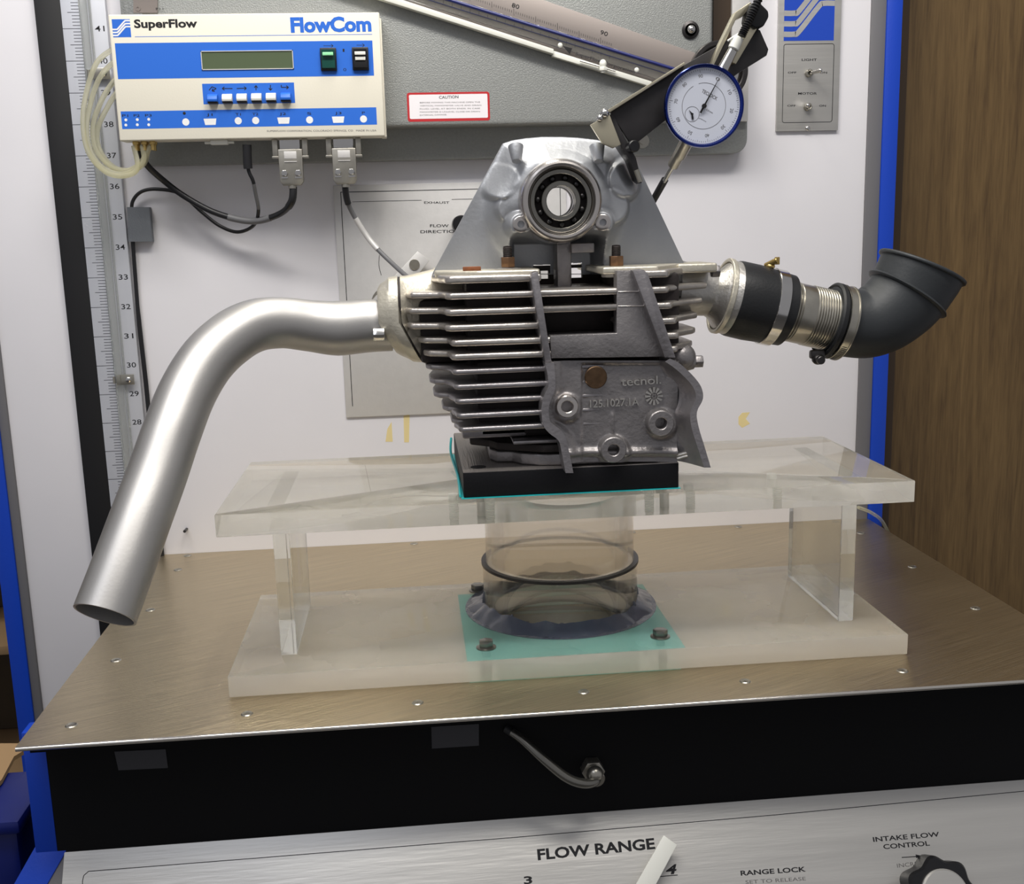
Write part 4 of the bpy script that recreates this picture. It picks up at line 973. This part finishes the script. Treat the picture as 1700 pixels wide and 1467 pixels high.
for t in th:
    ro = raycast(t)
    for j in range(NR + 1):
        f = j / NR; f = f ** 1.0; r_ = RI + (ro - RI) * f; x, z = bc.x + r_ * math.cos(t), bc.z + r_ * math.sin(t)
        V.append(Vector((x, YT - towerH(x, z, (ro - r_) * (1 if z > bc.z else 1)), z)))
W_ = NR + 1; kill = lambda c: any(abs(c.x - w_[0][0]) < w_[1] and abs(c.z - w_[0][1]) < w_[2] for w_ in wins)
for i in range(NT):
    i2 = (i + 1) % NT
    for j in range(NR):
        q = (i * W_ + j, i * W_ + j + 1, i2 * W_ + j + 1, i2 * W_ + j); c = (V[q[0]] + V[q[2]]) / 2
        if not kill(c): Fc.append(q)
nb = len(V); V2 = []
for t in th:
    ro = raycast(t)
    for r_ in (RI, ro): V2.append(Vector((bc.x + r_ * math.cos(t), YT + (.5 if r_ == ro else 2.2), bc.z + r_ * math.sin(t))))
V += V2
for i in range(NT):
    i2 = (i + 1) % NT; Fc.append((i * W_, nb + 2 * i, nb + 2 * i2, i2 * W_)); Fc.append((i * W_ + NR, i2 * W_ + NR, nb + 2 * i2 + 1, nb + 2 * i + 1))
m = MB(); m.add(V, Fc); tw = m.build('bearing_tower', 'tower_alu', hd, ang=60)
m = MB(); m.lathe([(2.6, 2.0), (2.55, .4), (2.52, -.1), (2.44, -.32), (2.34, -.45), (2.22, -.5), (2.08, -.46), (1.98, -.32), (1.92, -.1), (1.9, .3), (1.9, 2.0)], (bc.x, YT - 2.9, bc.z), (0, 1, 0), 72); m.build('bearing_collar', 'machined', tw, ang=25)
m = MB(); m.ring((bc.x, YT - 3.0, bc.z), (0, 1, 0), 1.62, 1.9, 1.1, 60, .04); m.ring((bc.x, YT - 3.0, bc.z), (0, 1, 0), .9, 1.2, 1.1, 60, .04); m.build('bearing_races', 'bolt_steel', tw)
m = MB()
for k in range(11):
    t = 2 * PI * k / 11 + .2; m.sphere((bc.x + 1.41 * math.cos(t), YT - 2.6, bc.z + 1.41 * math.sin(t)), .2, seg=14)
m.build('bearing_balls', 'dark_steel', tw)
m = MB(); m.ring((bc.x, YT - 2.35, bc.z), (0, 1, 0), 1.15, 1.7, .1, 48); m.build('bearing_cage', 'core_dark', tw)
m = MB(); m.lathe([(.86, .6), (.86, 0), (.9, 0), (.9, .6)], (bc.x, YT - 1.8, bc.z), (0, 1, 0), 48, close=True); m.build('bore_sleeve', 'dark_steel', tw)
for k, b_ in enumerate((BL, BR)):
    m = MB(); m.lathe([(.52, 0), (.50, .28), (.42, .33), (.22, .33), (.2, .1), (0, .05)], (b_[0], YT - 2.5, b_[1]), FR, 30); bo = m.build('screw_boss', 'machined', tw)
    m = MB(); m.cyl((b_[0], YT - 2.5, b_[1]), (b_[0], YT - 2.62, b_[1]), .2); m.build('boss_hole_shade', 'core_dark', bo) if False else m.build('boss_hole_shade', 'core_dark', tw)  # shade in the boss hole, painted as a dark disc
for px, py in ((857, 256), (992, 256)):
    p = Y(px, py, -29.6); m = MB(); m.cyl((p.x, -29.9, p.z - .45), (p.x, -29.4, p.z + .5), .30, .48, bev=.04); m.build('casting_peg', 'tower_alu', tw)
# dark chamber walls behind the cavity, with two real windows
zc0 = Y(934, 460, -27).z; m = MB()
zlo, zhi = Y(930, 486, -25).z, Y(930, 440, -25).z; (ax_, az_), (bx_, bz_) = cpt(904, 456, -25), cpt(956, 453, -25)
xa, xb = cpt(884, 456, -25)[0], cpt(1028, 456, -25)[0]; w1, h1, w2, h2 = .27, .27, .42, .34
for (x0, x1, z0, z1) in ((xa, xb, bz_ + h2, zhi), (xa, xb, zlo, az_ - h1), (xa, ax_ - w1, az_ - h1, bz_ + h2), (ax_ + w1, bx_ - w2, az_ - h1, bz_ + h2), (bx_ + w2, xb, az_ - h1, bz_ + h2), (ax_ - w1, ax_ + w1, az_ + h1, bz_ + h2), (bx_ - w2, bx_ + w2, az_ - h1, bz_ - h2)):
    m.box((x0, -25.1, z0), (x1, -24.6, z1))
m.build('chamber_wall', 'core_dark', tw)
m = MB(); a = Y(934, 400, -27.8); m.box((a.x - .45, -28.2, zc0 - .6), (a.x + .5, -26.4, a.z), .15)
a, b = Y(948, 404, -28.4), Y(986, 419, -28.4); m.box((a.x, -28.6, b.z), (b.x, -26, a.z), .08); m.build('chamber_post', 'cast_dark', tw)
# studs + nuts
for px, py in ((843, 432), (1023, 430)):
    p = Y(px, py, -29.8); zt2 = zt + .19; m = MB(); m.hexa((p.x, -29.8, p.z - .42), (0, 0, 1), .47, .62); nt_ = m.build('nut', 'bronze_nut', hd)
    m = MB(); pr = []
    for k in range(7): pr += [(.30, k * .09), (.26, k * .09 + .045)]
    m.lathe([(0, 0)] + pr + [(.26, .66), (0, .7)], (p.x, -29.8, p.z + .2), (0, 0, 1), 20); m.build('stud', 'core_dark', nt_)
    m = MB(); m.lathe([(0, 0), (.85, 0), (.85, .1), (.6, .16), (0, .16)], (p.x, -29.8, p.z - .62), (0, 0, 1), 32); m.cyl((p.x, -29.8, p.z - 1.1), (p.x, -29.8, p.z - .6), .95, .9, bev=.05); m.build('nut_washer', 'cast_alu', nt_)
# top deck on which the tower stands
lf = Y(717, 457, -29.5).x; rt_ = Y(1134, 452, -28).x
for pl_ in ([(lf + .2, -29.4), (27.6, -31.6), (31.4, -31.6), (31.6, -30), (31.6, -22), (lf + .2, -22)], [(35.2, -22), (35.2, -30), (35.3, -31.6), (38.7, -31.6), (rt_ - .3, -28.5), (rt_ - .3, -22)]):
    m = MB(); m.prism([Vector((x, y, zt + .05)) for x, y in pl_], (0, 0, .42), bev=.12, seg=3); m.build('deck', 'cast_cream', hd)

m = MB(); p = Y(782, 448, -29.5); m.box((p.x - .55, -30.6, zt + .47), (p.x + .55, -30.2, zt + .72), .04); m.build('rust_patch', 'rust', hd)
# exhaust port block and flange (left)
fx = Y(664, 530, -26.5).x; zc = Y(664, 530, -26.5).z
def yz_oval(x, cy, cz, ry, rz, n=10, sq=.75):
    pts = []
    for k in range(n * 4):
        t = 2 * PI * k / (n * 4); c, q = math.cos(t), math.sin(t)
        pts.append(Vector((x, cy + ry * math.copysign(abs(c) ** sq, c), cz + rz * math.copysign(abs(q) ** sq, q))))
    return pts
def skew(rings, k):
    for r_ in rings:
        for p in r_:
            if p.z < zc: p.x += (zc - p.z) * k
    return rings
def loft(m, rings, cap=True):
    n = len(rings[0]); V = [p for r_ in rings for p in r_]; fc = []
    for k in range(len(rings) - 1):
        for i in range(n): fc.append((k * n + i, k * n + (i + 1) % n, (k + 1) * n + (i + 1) % n, (k + 1) * n + i))
    if cap: fc += [tuple(range(n)), tuple(range((len(rings) - 1) * n, len(rings) * n))]
    m.add(V, fc)
m = MB(); loft(m, skew([yz_oval(fx + .12, -26.6, zc, 2.45, 2.8), yz_oval(fx + .5, -26.4, zc + .05, 2.3, 2.75)], .5) + [yz_oval(fx + 2.6, -25.6, zc + .45, 2.4, 2.75), yz_oval(fx + 5, -25, zc + .5, 2.6, 2.8)])
m.build('exhaust_port', 'cast_cream', hd, ang=60)
m = MB(); loft(m, skew([yz_oval(fx - .02, -26.6, zc, 2.3, 2.75), yz_oval(fx + .12, -26.6, zc, 2.3, 2.75)], .5)); m.build('port_gasket', 'core_dark', hd)
# intake port (right)
iy = -26.0
def IC(px, py): return Y(px, py, iy)
a = IC(1120, 480); b = IC(1182, 486); m = MB()
m.tube([a, IC(1150, 482), b], [2.0, 1.7, 1.55], 32); m.build('intake_port', 'cast_alu', hd, ang=60)
m = MB(); a = Y(1134, 446, -28); m.box((a.x - .6, -29.0, a.z - .25), (a.x + 2.0, -25, a.z + .35), .15, 3); m.build('intake_lug', 'cast_cream', hd)
m = MB(); p = Y(1190, 450, -28.4); m.hexa(p - Vector((.35, 0, 0)), (1, 0, 0), .42, .5); m.build('intake_bolt', 'cast_dark', hd)
m = MB(); a = Y(1128, 598, -29.5); b = Y(1152, 600, -29.5); m.tube([a, b], [.85, .5], 20); m.hexa(b, (1, 0, 0), .42, .55); m.sphere(Y(1128, 592, -29.5), 1.05, (1, 1, .9)); m.build('side_plug', 'cast_dark', hd)

# ================================================================== exhaust pipe
ex = thing('exhaust_pipe', 'sand-blasted grey pipe curving down left from the engine head', 'pipe', Y(175, 1020, -40.5))
pp = [Y(652, 541, -26.6), Y(610, 541, -26.6), Y(560, 545, -26.8), Y(515, 541, -27.2), Y(470, 536, -27.8), Y(425, 540, -28.6), Y(385, 560, -29.6), Y(345, 597, -30.8), Y(312, 650, -32.2), Y(286, 715, -33.8), Y(260, 790, -35.5), Y(232, 865, -37.3), Y(204, 942, -39), Y(174, 1021, -40.6)]
P = smooth(pp, 6); n = len(P); rad = 1.70
R_ = [1.62, 1.72, 1.76, 1.64, 1.60, 1.64] + [1.68] * 8; R_ = resample(R_, n)
m = MB(); m.tube(P, R_, 48, cap=False); m.tube(P[-14:], [r_ - .12 for r_ in R_[-14:]], 48, cap=False)
d = (P[-1] - P[-2]).normalized(); m.ring(P[-1] - d * .02, d, R_[-1] - .12, R_[-1], .02, 48); m.build('tube', 'sand_alu', ex, ang=60)
m = MB(); m.tube([P[-3] + d * 0, P[-1] - d * .12], R_[-1] - .13, 40); 
m.build('inner_dark', 'rust', ex) if False else m.bm.free()
m = MB(); loft(m, skew([yz_oval(fx - 1.35, -26.6, zc - .05, 1.95, 2.1), yz_oval(fx - 1.2, -26.6, zc, 2.1, 2.3), yz_oval(fx - .8, -26.6, zc, 2.25, 2.55), yz_oval(fx - .6, -26.6, zc, 2.4, 2.75), yz_oval(fx - .05, -26.6, zc, 2.4, 2.8)], .5)); m.build('flange', 'cast_cream', ex, ang=40)
m = MB(); p = Y(620, 555, -28.6); m.hexa(p, (1, 0, 0), .44, .7); m.build('flange_nut', 'chrome', ex)

# ================================================================== intake coupling parts (right)
ax0 = IC(1180, 487); ax1 = IC(1400, 537); A = (ax1 - ax0).normalized(); pc = 1 / 24.9
def at(px): return ax0 + A * ((px - 1180) * pc * 1.02)
ad = thing('intake_adapter', 'bright flared aluminium intake collar at the right of the engine', 'adapter', at(1200))
m = MB(); m.lathe([(1.5, -.2), (1.7, .3), (2.2, .7), (2.45, 1.0), (2.5, 1.7), (2.3, 1.8), (0, 1.8)], at(1180), A, 48); m.build('collar', 'cast_alu', ad, ang=50)
m = MB(); p = at(1196); m.ring(p, A, 2.3, 2.56, .35, 48, .05); m.build('bead', 'cast_cream', ad)
sl = thing('rubber_coupling', 'black rubber sleeve with faint lettering between collar and threaded pipe', 'hose', at(1245))
m = MB(); m.lathe([(2.3, 0), (2.52, .02), (2.56, .2), (2.58, 1.4), (2.5, 2.6), (2.42, 3.9), (2.3, 3.95), (2.0, 3.9)], at(1215), A, 56); m.build('sleeve', 'rubber', sl)
c1_ = thing('hose_clamp', 'shiny metal strap clamp with brass screw around the black sleeve', 'clamp', at(1285))
m = MB(); m.ring(at(1276), A, 2.46, 2.6, .75, 64, .03); m.build('band', 'chrome', c1_)
m = MB(); p = at(1285) + Vector((.1, -.2, 2.75)); m.sphere(p + Vector((-.25, 0, -.02)), .3, (1, .8, .7)); m.cyl(p + Vector((-.5, .3, 0)), p + Vector((.1, -.4, .4)), .2, bev=.04); m.box((p.x - .1, p.y - .4, p.z + .1), (p.x + .25, p.y - .3, p.z + .6), .04); m.build('clamp_screw', 'brass', c1_)
tp = thing('threaded_pipe', 'silver pipe with screw threads between the two clamps', 'pipe', at(1340))
m = MB(); pr = [(1.7, -.2), (1.95, -.1)]
s_ = 0.
def thr(pr, s0, s1, n):
    for k in range(n): a_ = s0 + (s1 - s0) * k / n; w_ = (s1 - s0) / n; pr += [(2.0, a_), (2.06, a_ + w_ * .3), (2.06, a_ + w_ * .6), (1.97, a_ + w_)]
thr(pr, 0, .9, 5); pr += [(2.02, .95), (2.02, 1.9)]; thr(pr, 1.95, 3.6, 9); pr += [(1.8, 3.7)]
m.lathe(pr, at(1300), A, 56); m.build('pipe', 'zinc', tp, ang=25)
el = thing('rubber_elbow', 'black rubber intake elbow turning upward at far right', 'hose', at(1440))
ep = [at(1386), at(1400), IC(1432, 537), IC(1462, 527), IC(1487, 509), IC(1506, 488), IC(1524, 458), IC(1532, 442)]
for i, p in enumerate(ep): p.y = iy + .0
P = smooth(ep, 6); n = len(P)
R_ = resample([2.30, 2.25, 2.38, 2.5, 2.6, 2.72, 2.85, 2.9], n)
d = (P[-1] - P[-2]).normalized(); m = MB(); m.tube(P, R_, 48, cap=False); m.tube(P[10:], [r_ - .22 for r_ in R_[10:]], 48, cap=False)
m.ring(P[-1] - d * .22, d, R_[-1] - .25, R_[-1] + .16, .26, 48, .06); m.ring(P[0] - A * .0, A, 1.95, 2.32, .1, 48); m.build('elbow', 'rubber_elbow', el, ang=60)
k_ = int(n * .72); d2 = (P[k_ + 1] - P[k_]).normalized(); m = MB(); m.lathe([(R_[k_] - .1, -.16), (R_[k_] + .18, -.1), (R_[k_] + .26, 0), (R_[k_] + .18, .12), (R_[k_] - .1, .2)], P[k_], d2, 56, close=True); m.build('bead', 'rubber_elbow', el, ang=60)
m = MB(); m.ring(at(1384), A, 2.3, 2.6, .5, 56, .12); m.build('lip', 'rubber', el)
c2_ = thing('worm_clamp', 'slotted worm clamp at the mouth of the black rubber elbow', 'clamp', at(1405))
m = MB(); m.ring(at(1398), A, 2.4, 2.52, .62, 64, .03); m.ring(at(1398) , A, 2.5, 2.58, .08, 64); m.ring(at(1398) + A * .54, A, 2.5, 2.58, .08, 64); m.build('band', 'zinc', c2_)
m = MB(); u, v, a_ = basis(A, (0, 0, 1)); c = at(1398) + A * .31
for k in range(16):
    t = math.radians(-38 - 3.4 * k); rad_ = Vector((0, -1, 0)) * math.cos(t) + Vector((0, 0, 1)) * math.sin(t); rad_ = (rad_ - A * rad_.dot(A)).normalized(); q = c + rad_ * 2.52; tg = A.cross(rad_)
    m.prism([q - A * .16 - tg * .025, q + A * .16 - tg * .025, q + A * .16 + tg * .025, q - A * .16 + tg * .025], rad_ * .015)
m.build('worm_slots', 'dark_steel', c2_)
m = MB(); p = Y(1358, 596, iy - 1.2); m.sphere(p, .42, (1, 1, .9)); m.cyl(p + Vector((0, .2, 0)), p + Vector((.02, -.6, -.02)), .28, bev=.04); m.box((p.x - .5, p.y - .1, p.z), (p.x + .5, p.y + .5, p.z + .6), .15); m.build('worm_housing', 'dark_steel', c2_)

# ================================================================== bracket and dial indicator
YB = -30.4
br = thing('indicator_bracket', 'dark flat steel bracket with bright edge bolted to the tower top', 'bracket', Y(1045, 245, YB))
m = MB(); m.prism(Ypoly([(1012, 184), (1137, 107), (1205, 68), (1255, 46), (1262, 50), (1276, 82), (1273, 92), (1225, 122), (1160, 170), (1106, 199), (1050, 243)], YB), (0, .3, 0), bev=.04); m.build('arm', 'bracket_black', br)
m = MB(); m.prism(Ypoly([(1008, 183), (1136, 103), (1138, 107), (1012, 187)], YB - .4), (0, .7, 0), bev=.02); m.build('bright_edge', 'pale_steel', br)
m = MB(); m.prism(Ypoly([(1004, 192), (1018, 189), (1036, 226), (1056, 262), (1066, 304), (1058, 298), (1046, 266), (1026, 236)], YB), (0, 1.6, 0), bev=.04); m.build('side_strap', 'bracket_black', br)
m = MB(); m.prism(Ypoly([(980, 207), (1000, 196), (1012, 190), (1031, 240), (1018, 246), (1000, 238)], YB - .3), (0, .25, 0), bev=.03); m.build('plated_tab', 'pale_steel', br)
m = MB(); m.sphere(Y(1004, 188, YB - .4), .28); m.sphere(Y(996, 196, YB - .4), .2); m.build('weld_bead', 'chrome', br)
m = MB(); c = Y(1047, 244, YB - .1); m.cyl(c, c + Vector((.1, -.7, 0)), .36, bev=.06); m.build('cap_bolt', 'black_plastic', br)
m = MB(); a, b = Y(1056, 282, YB), Y(1063, 302, YB); m.tube([a, b], .16, 10); m.build('strap_end', 'zinc', br)

di = thing('dial_indicator', 'round dial gauge with blue rim and white face above the engine', 'gauge', Y(1168, 176, -32.2))
YD = -32.0; c = Y(1168, 176, YD); AX = (CAM - c); AX = Vector((AX.x * .25 + 2, -70, -4)).normalized()
u, v, _ = basis(AX, (0, 0, 1)); u = Vector((1, 0, 0)); u = (u - AX * u.dot(AX)).normalized(); v = AX.cross(u).normalized()
if v.z < 0: v = -v
m = MB(); m.lathe([(0, -.9), (1.9, -.9), (2.1, -.8), (2.15, 0)], c, AX, 64); m.build('case', 'dark_steel', di)
m = MB(); m.lathe([(2.15, -.25), (2.36, -.2), (2.40, 0), (2.38, .22), (2.33, .3), (2.25, .28), (2.18, .14), (2.16, .05)], c, AX, 72); m.build('bezel', 'bezel_blue', di, ang=40)
m = MB(); m.lathe([(0, .08), (2.18, .08), (2.18, 0), (0, 0)], c, AX, 64); fc_ = m.build('face', 'dial_face', di)
th0 = math.radians(62)                        # direction of the zero mark
def D(r_, t, h=.082): return c + AX * h + (u * math.cos(t) + v * math.sin(t)) * r_
m = MB()
for k in range(100):
    t = th0 - 2 * PI * k / 100; L = .2 if k % 10 == 0 else (.14 if k % 5 == 0 else .09); w_ = .008
    a, b = D(2.1, t), D(2.1 - L, t); q = (u * -math.sin(t) + v * math.cos(t)) * w_; m.prism([a - q, b - q, b + q, a + q], AX * .006)
for k in range(10):
    t = th0 - 2 * PI * k / 10; p = D(1.7, t); rt = (u * math.sin(t) - v * math.cos(t)); m.text(str(k * 10), p - rt * .13 - (u * math.cos(t) + v * math.sin(t)) * .09, p + rt * .13 - (u * math.cos(t) + v * math.sin(t)) * .09, .2, AX)
rt = (u * math.sin(th0) - v * math.cos(th0)); up_ = (u * math.cos(th0) + v * math.sin(th0)); p = c + AX * .082 + up_ * .62
m.text('TECLOCK', p - rt * .52, p + rt * .52, .2, AX, bold=.012)
p = c + AX * .082 - up_ * .15 + rt * .45; m.text('0.01mm', p - rt * .22, p + rt * .22, .1, AX)
p2 = c + AX * .082 - up_ * .75 + rt * .3; m.text('JAPAN', p2 - rt * .25, p2 + rt * .25, .06, AX)
for (cc, rr) in ((D(0, 0), 1.30), (c + AX * .082 - u * .70 - v * .45, .42)):
    for k in range(72):
        if rr > 1 and 20 < k < 24: continue
        t0, t1 = 2 * PI * k / 72, 2 * PI * (k + 1) / 72
        e = [cc + (u * math.cos(t) + v * math.sin(t)) * r_ for r_, t in ((rr, t0), (rr, t1), (rr + .02, t1), (rr + .02, t0))]; m.prism(e, AX * .006)
m.build('dial_print', 'ink_grey', fc_)
m = MB(); t = math.radians(61); a = D(-.45, t, .15); b = D(1.75, t, .15); q = (u * -math.sin(t) + v * math.cos(t)); m.prism([a - q * .06, b - q * .012, b + q * .012, a + q * .06], AX * .02); m.cyl(D(0, 0, .1), D(0, 0, .24), .13)
cs_ = c + AX * .1 - u * .70 - v * .45; m.prism([cs_ + (u * .1 - v * .3), cs_ + (u * .04 + v * .02), cs_ + (-u * .2 + v * .25), cs_ + (-u * .04 - v * .04), cs_ + (-u * .02 - v * .3)], AX * .02); m.cyl(cs_, cs_ + AX * .06, .07); m.build('needle', 'ink', di)
sd = lambda px, py, y: Y(px, py, y)
m = MB(); m.tube([Y(1150, 215, -31.6), Y(1128, 258, -29.6)], [.42, .40], 20); m.tube([Y(1130, 252, -29.9), Y(1118, 274, -28.9)], .36, 20); m.build('lower_stem', 'zinc', di)
m = MB(); m.tube([Y(1122, 268, -29.1), Y(1094, 316, -26.9)], .15, 12); m.build('plunger', 'chrome', di)
m = MB(); m.tube([Y(1104, 298, -27.6), Y(1078, 344, -25.8), Y(1060, 372, -24.8)], .24, 12); m.build('plunger_sleeve', 'cable_black', di)
m = MB(); m.tube([Y(1196, 122, -31.3), Y(1216, 84, -31.3)], [.36, .30], 20); m.build('upper_stem', 'chrome', di)
m = MB(); m.cyl(Y(1217, 82, -31.3), Y(1226, 62, -31.3), .34, bev=.05); m.tube([Y(1208, 68, -31.4), Y(1226, 56, -31.4)], .06, 8); m.build('stem_cap', 'white_plastic_and_glare', di)

fk = thing('clamp_fork', 'tan edged steel fork with black threaded rod above the dial', 'clamp', Y(1215, 95, -30.9))
m = MB(); m.prism(Ypoly([(1180, 110), (1188, 88), (1221, 20), (1246, 3), (1249, 8), (1232, 28), (1222, 32), (1184, 110)], -31.0), (0, .8, 0), bev=.03); m.build('fork_arm', 'pale_steel', fk)
m = MB(); m.prism(Ypoly([(1216, 104), (1218, 88), (1250, 38), (1260, 36), (1259, 44), (1222, 106)], -31.0), (0, .8, 0), bev=.03); m.build('fork_arm', 'pale_steel', fk)
m = MB(); m.prism(Ypoly([(1245, 6), (1262, 4), (1276, 18), (1277, 28), (1268, 44), (1254, 48), (1238, 36), (1240, 22)], -31.2), (0, 1.0, 0), bev=.12, seg=3); m.build('fork_head', 'black_plastic', fk)
m = MB(); P = [Y(1231, 60, -31.5), Y(1248, 24, -31.5), Y(1268, -20, -31.5)]; P = smooth(P, 22); m.tube(P, [.26 if i % 2 else .20 for i in range(len(P))], 16); m.build('threaded_rod', 'black_plastic', fk)
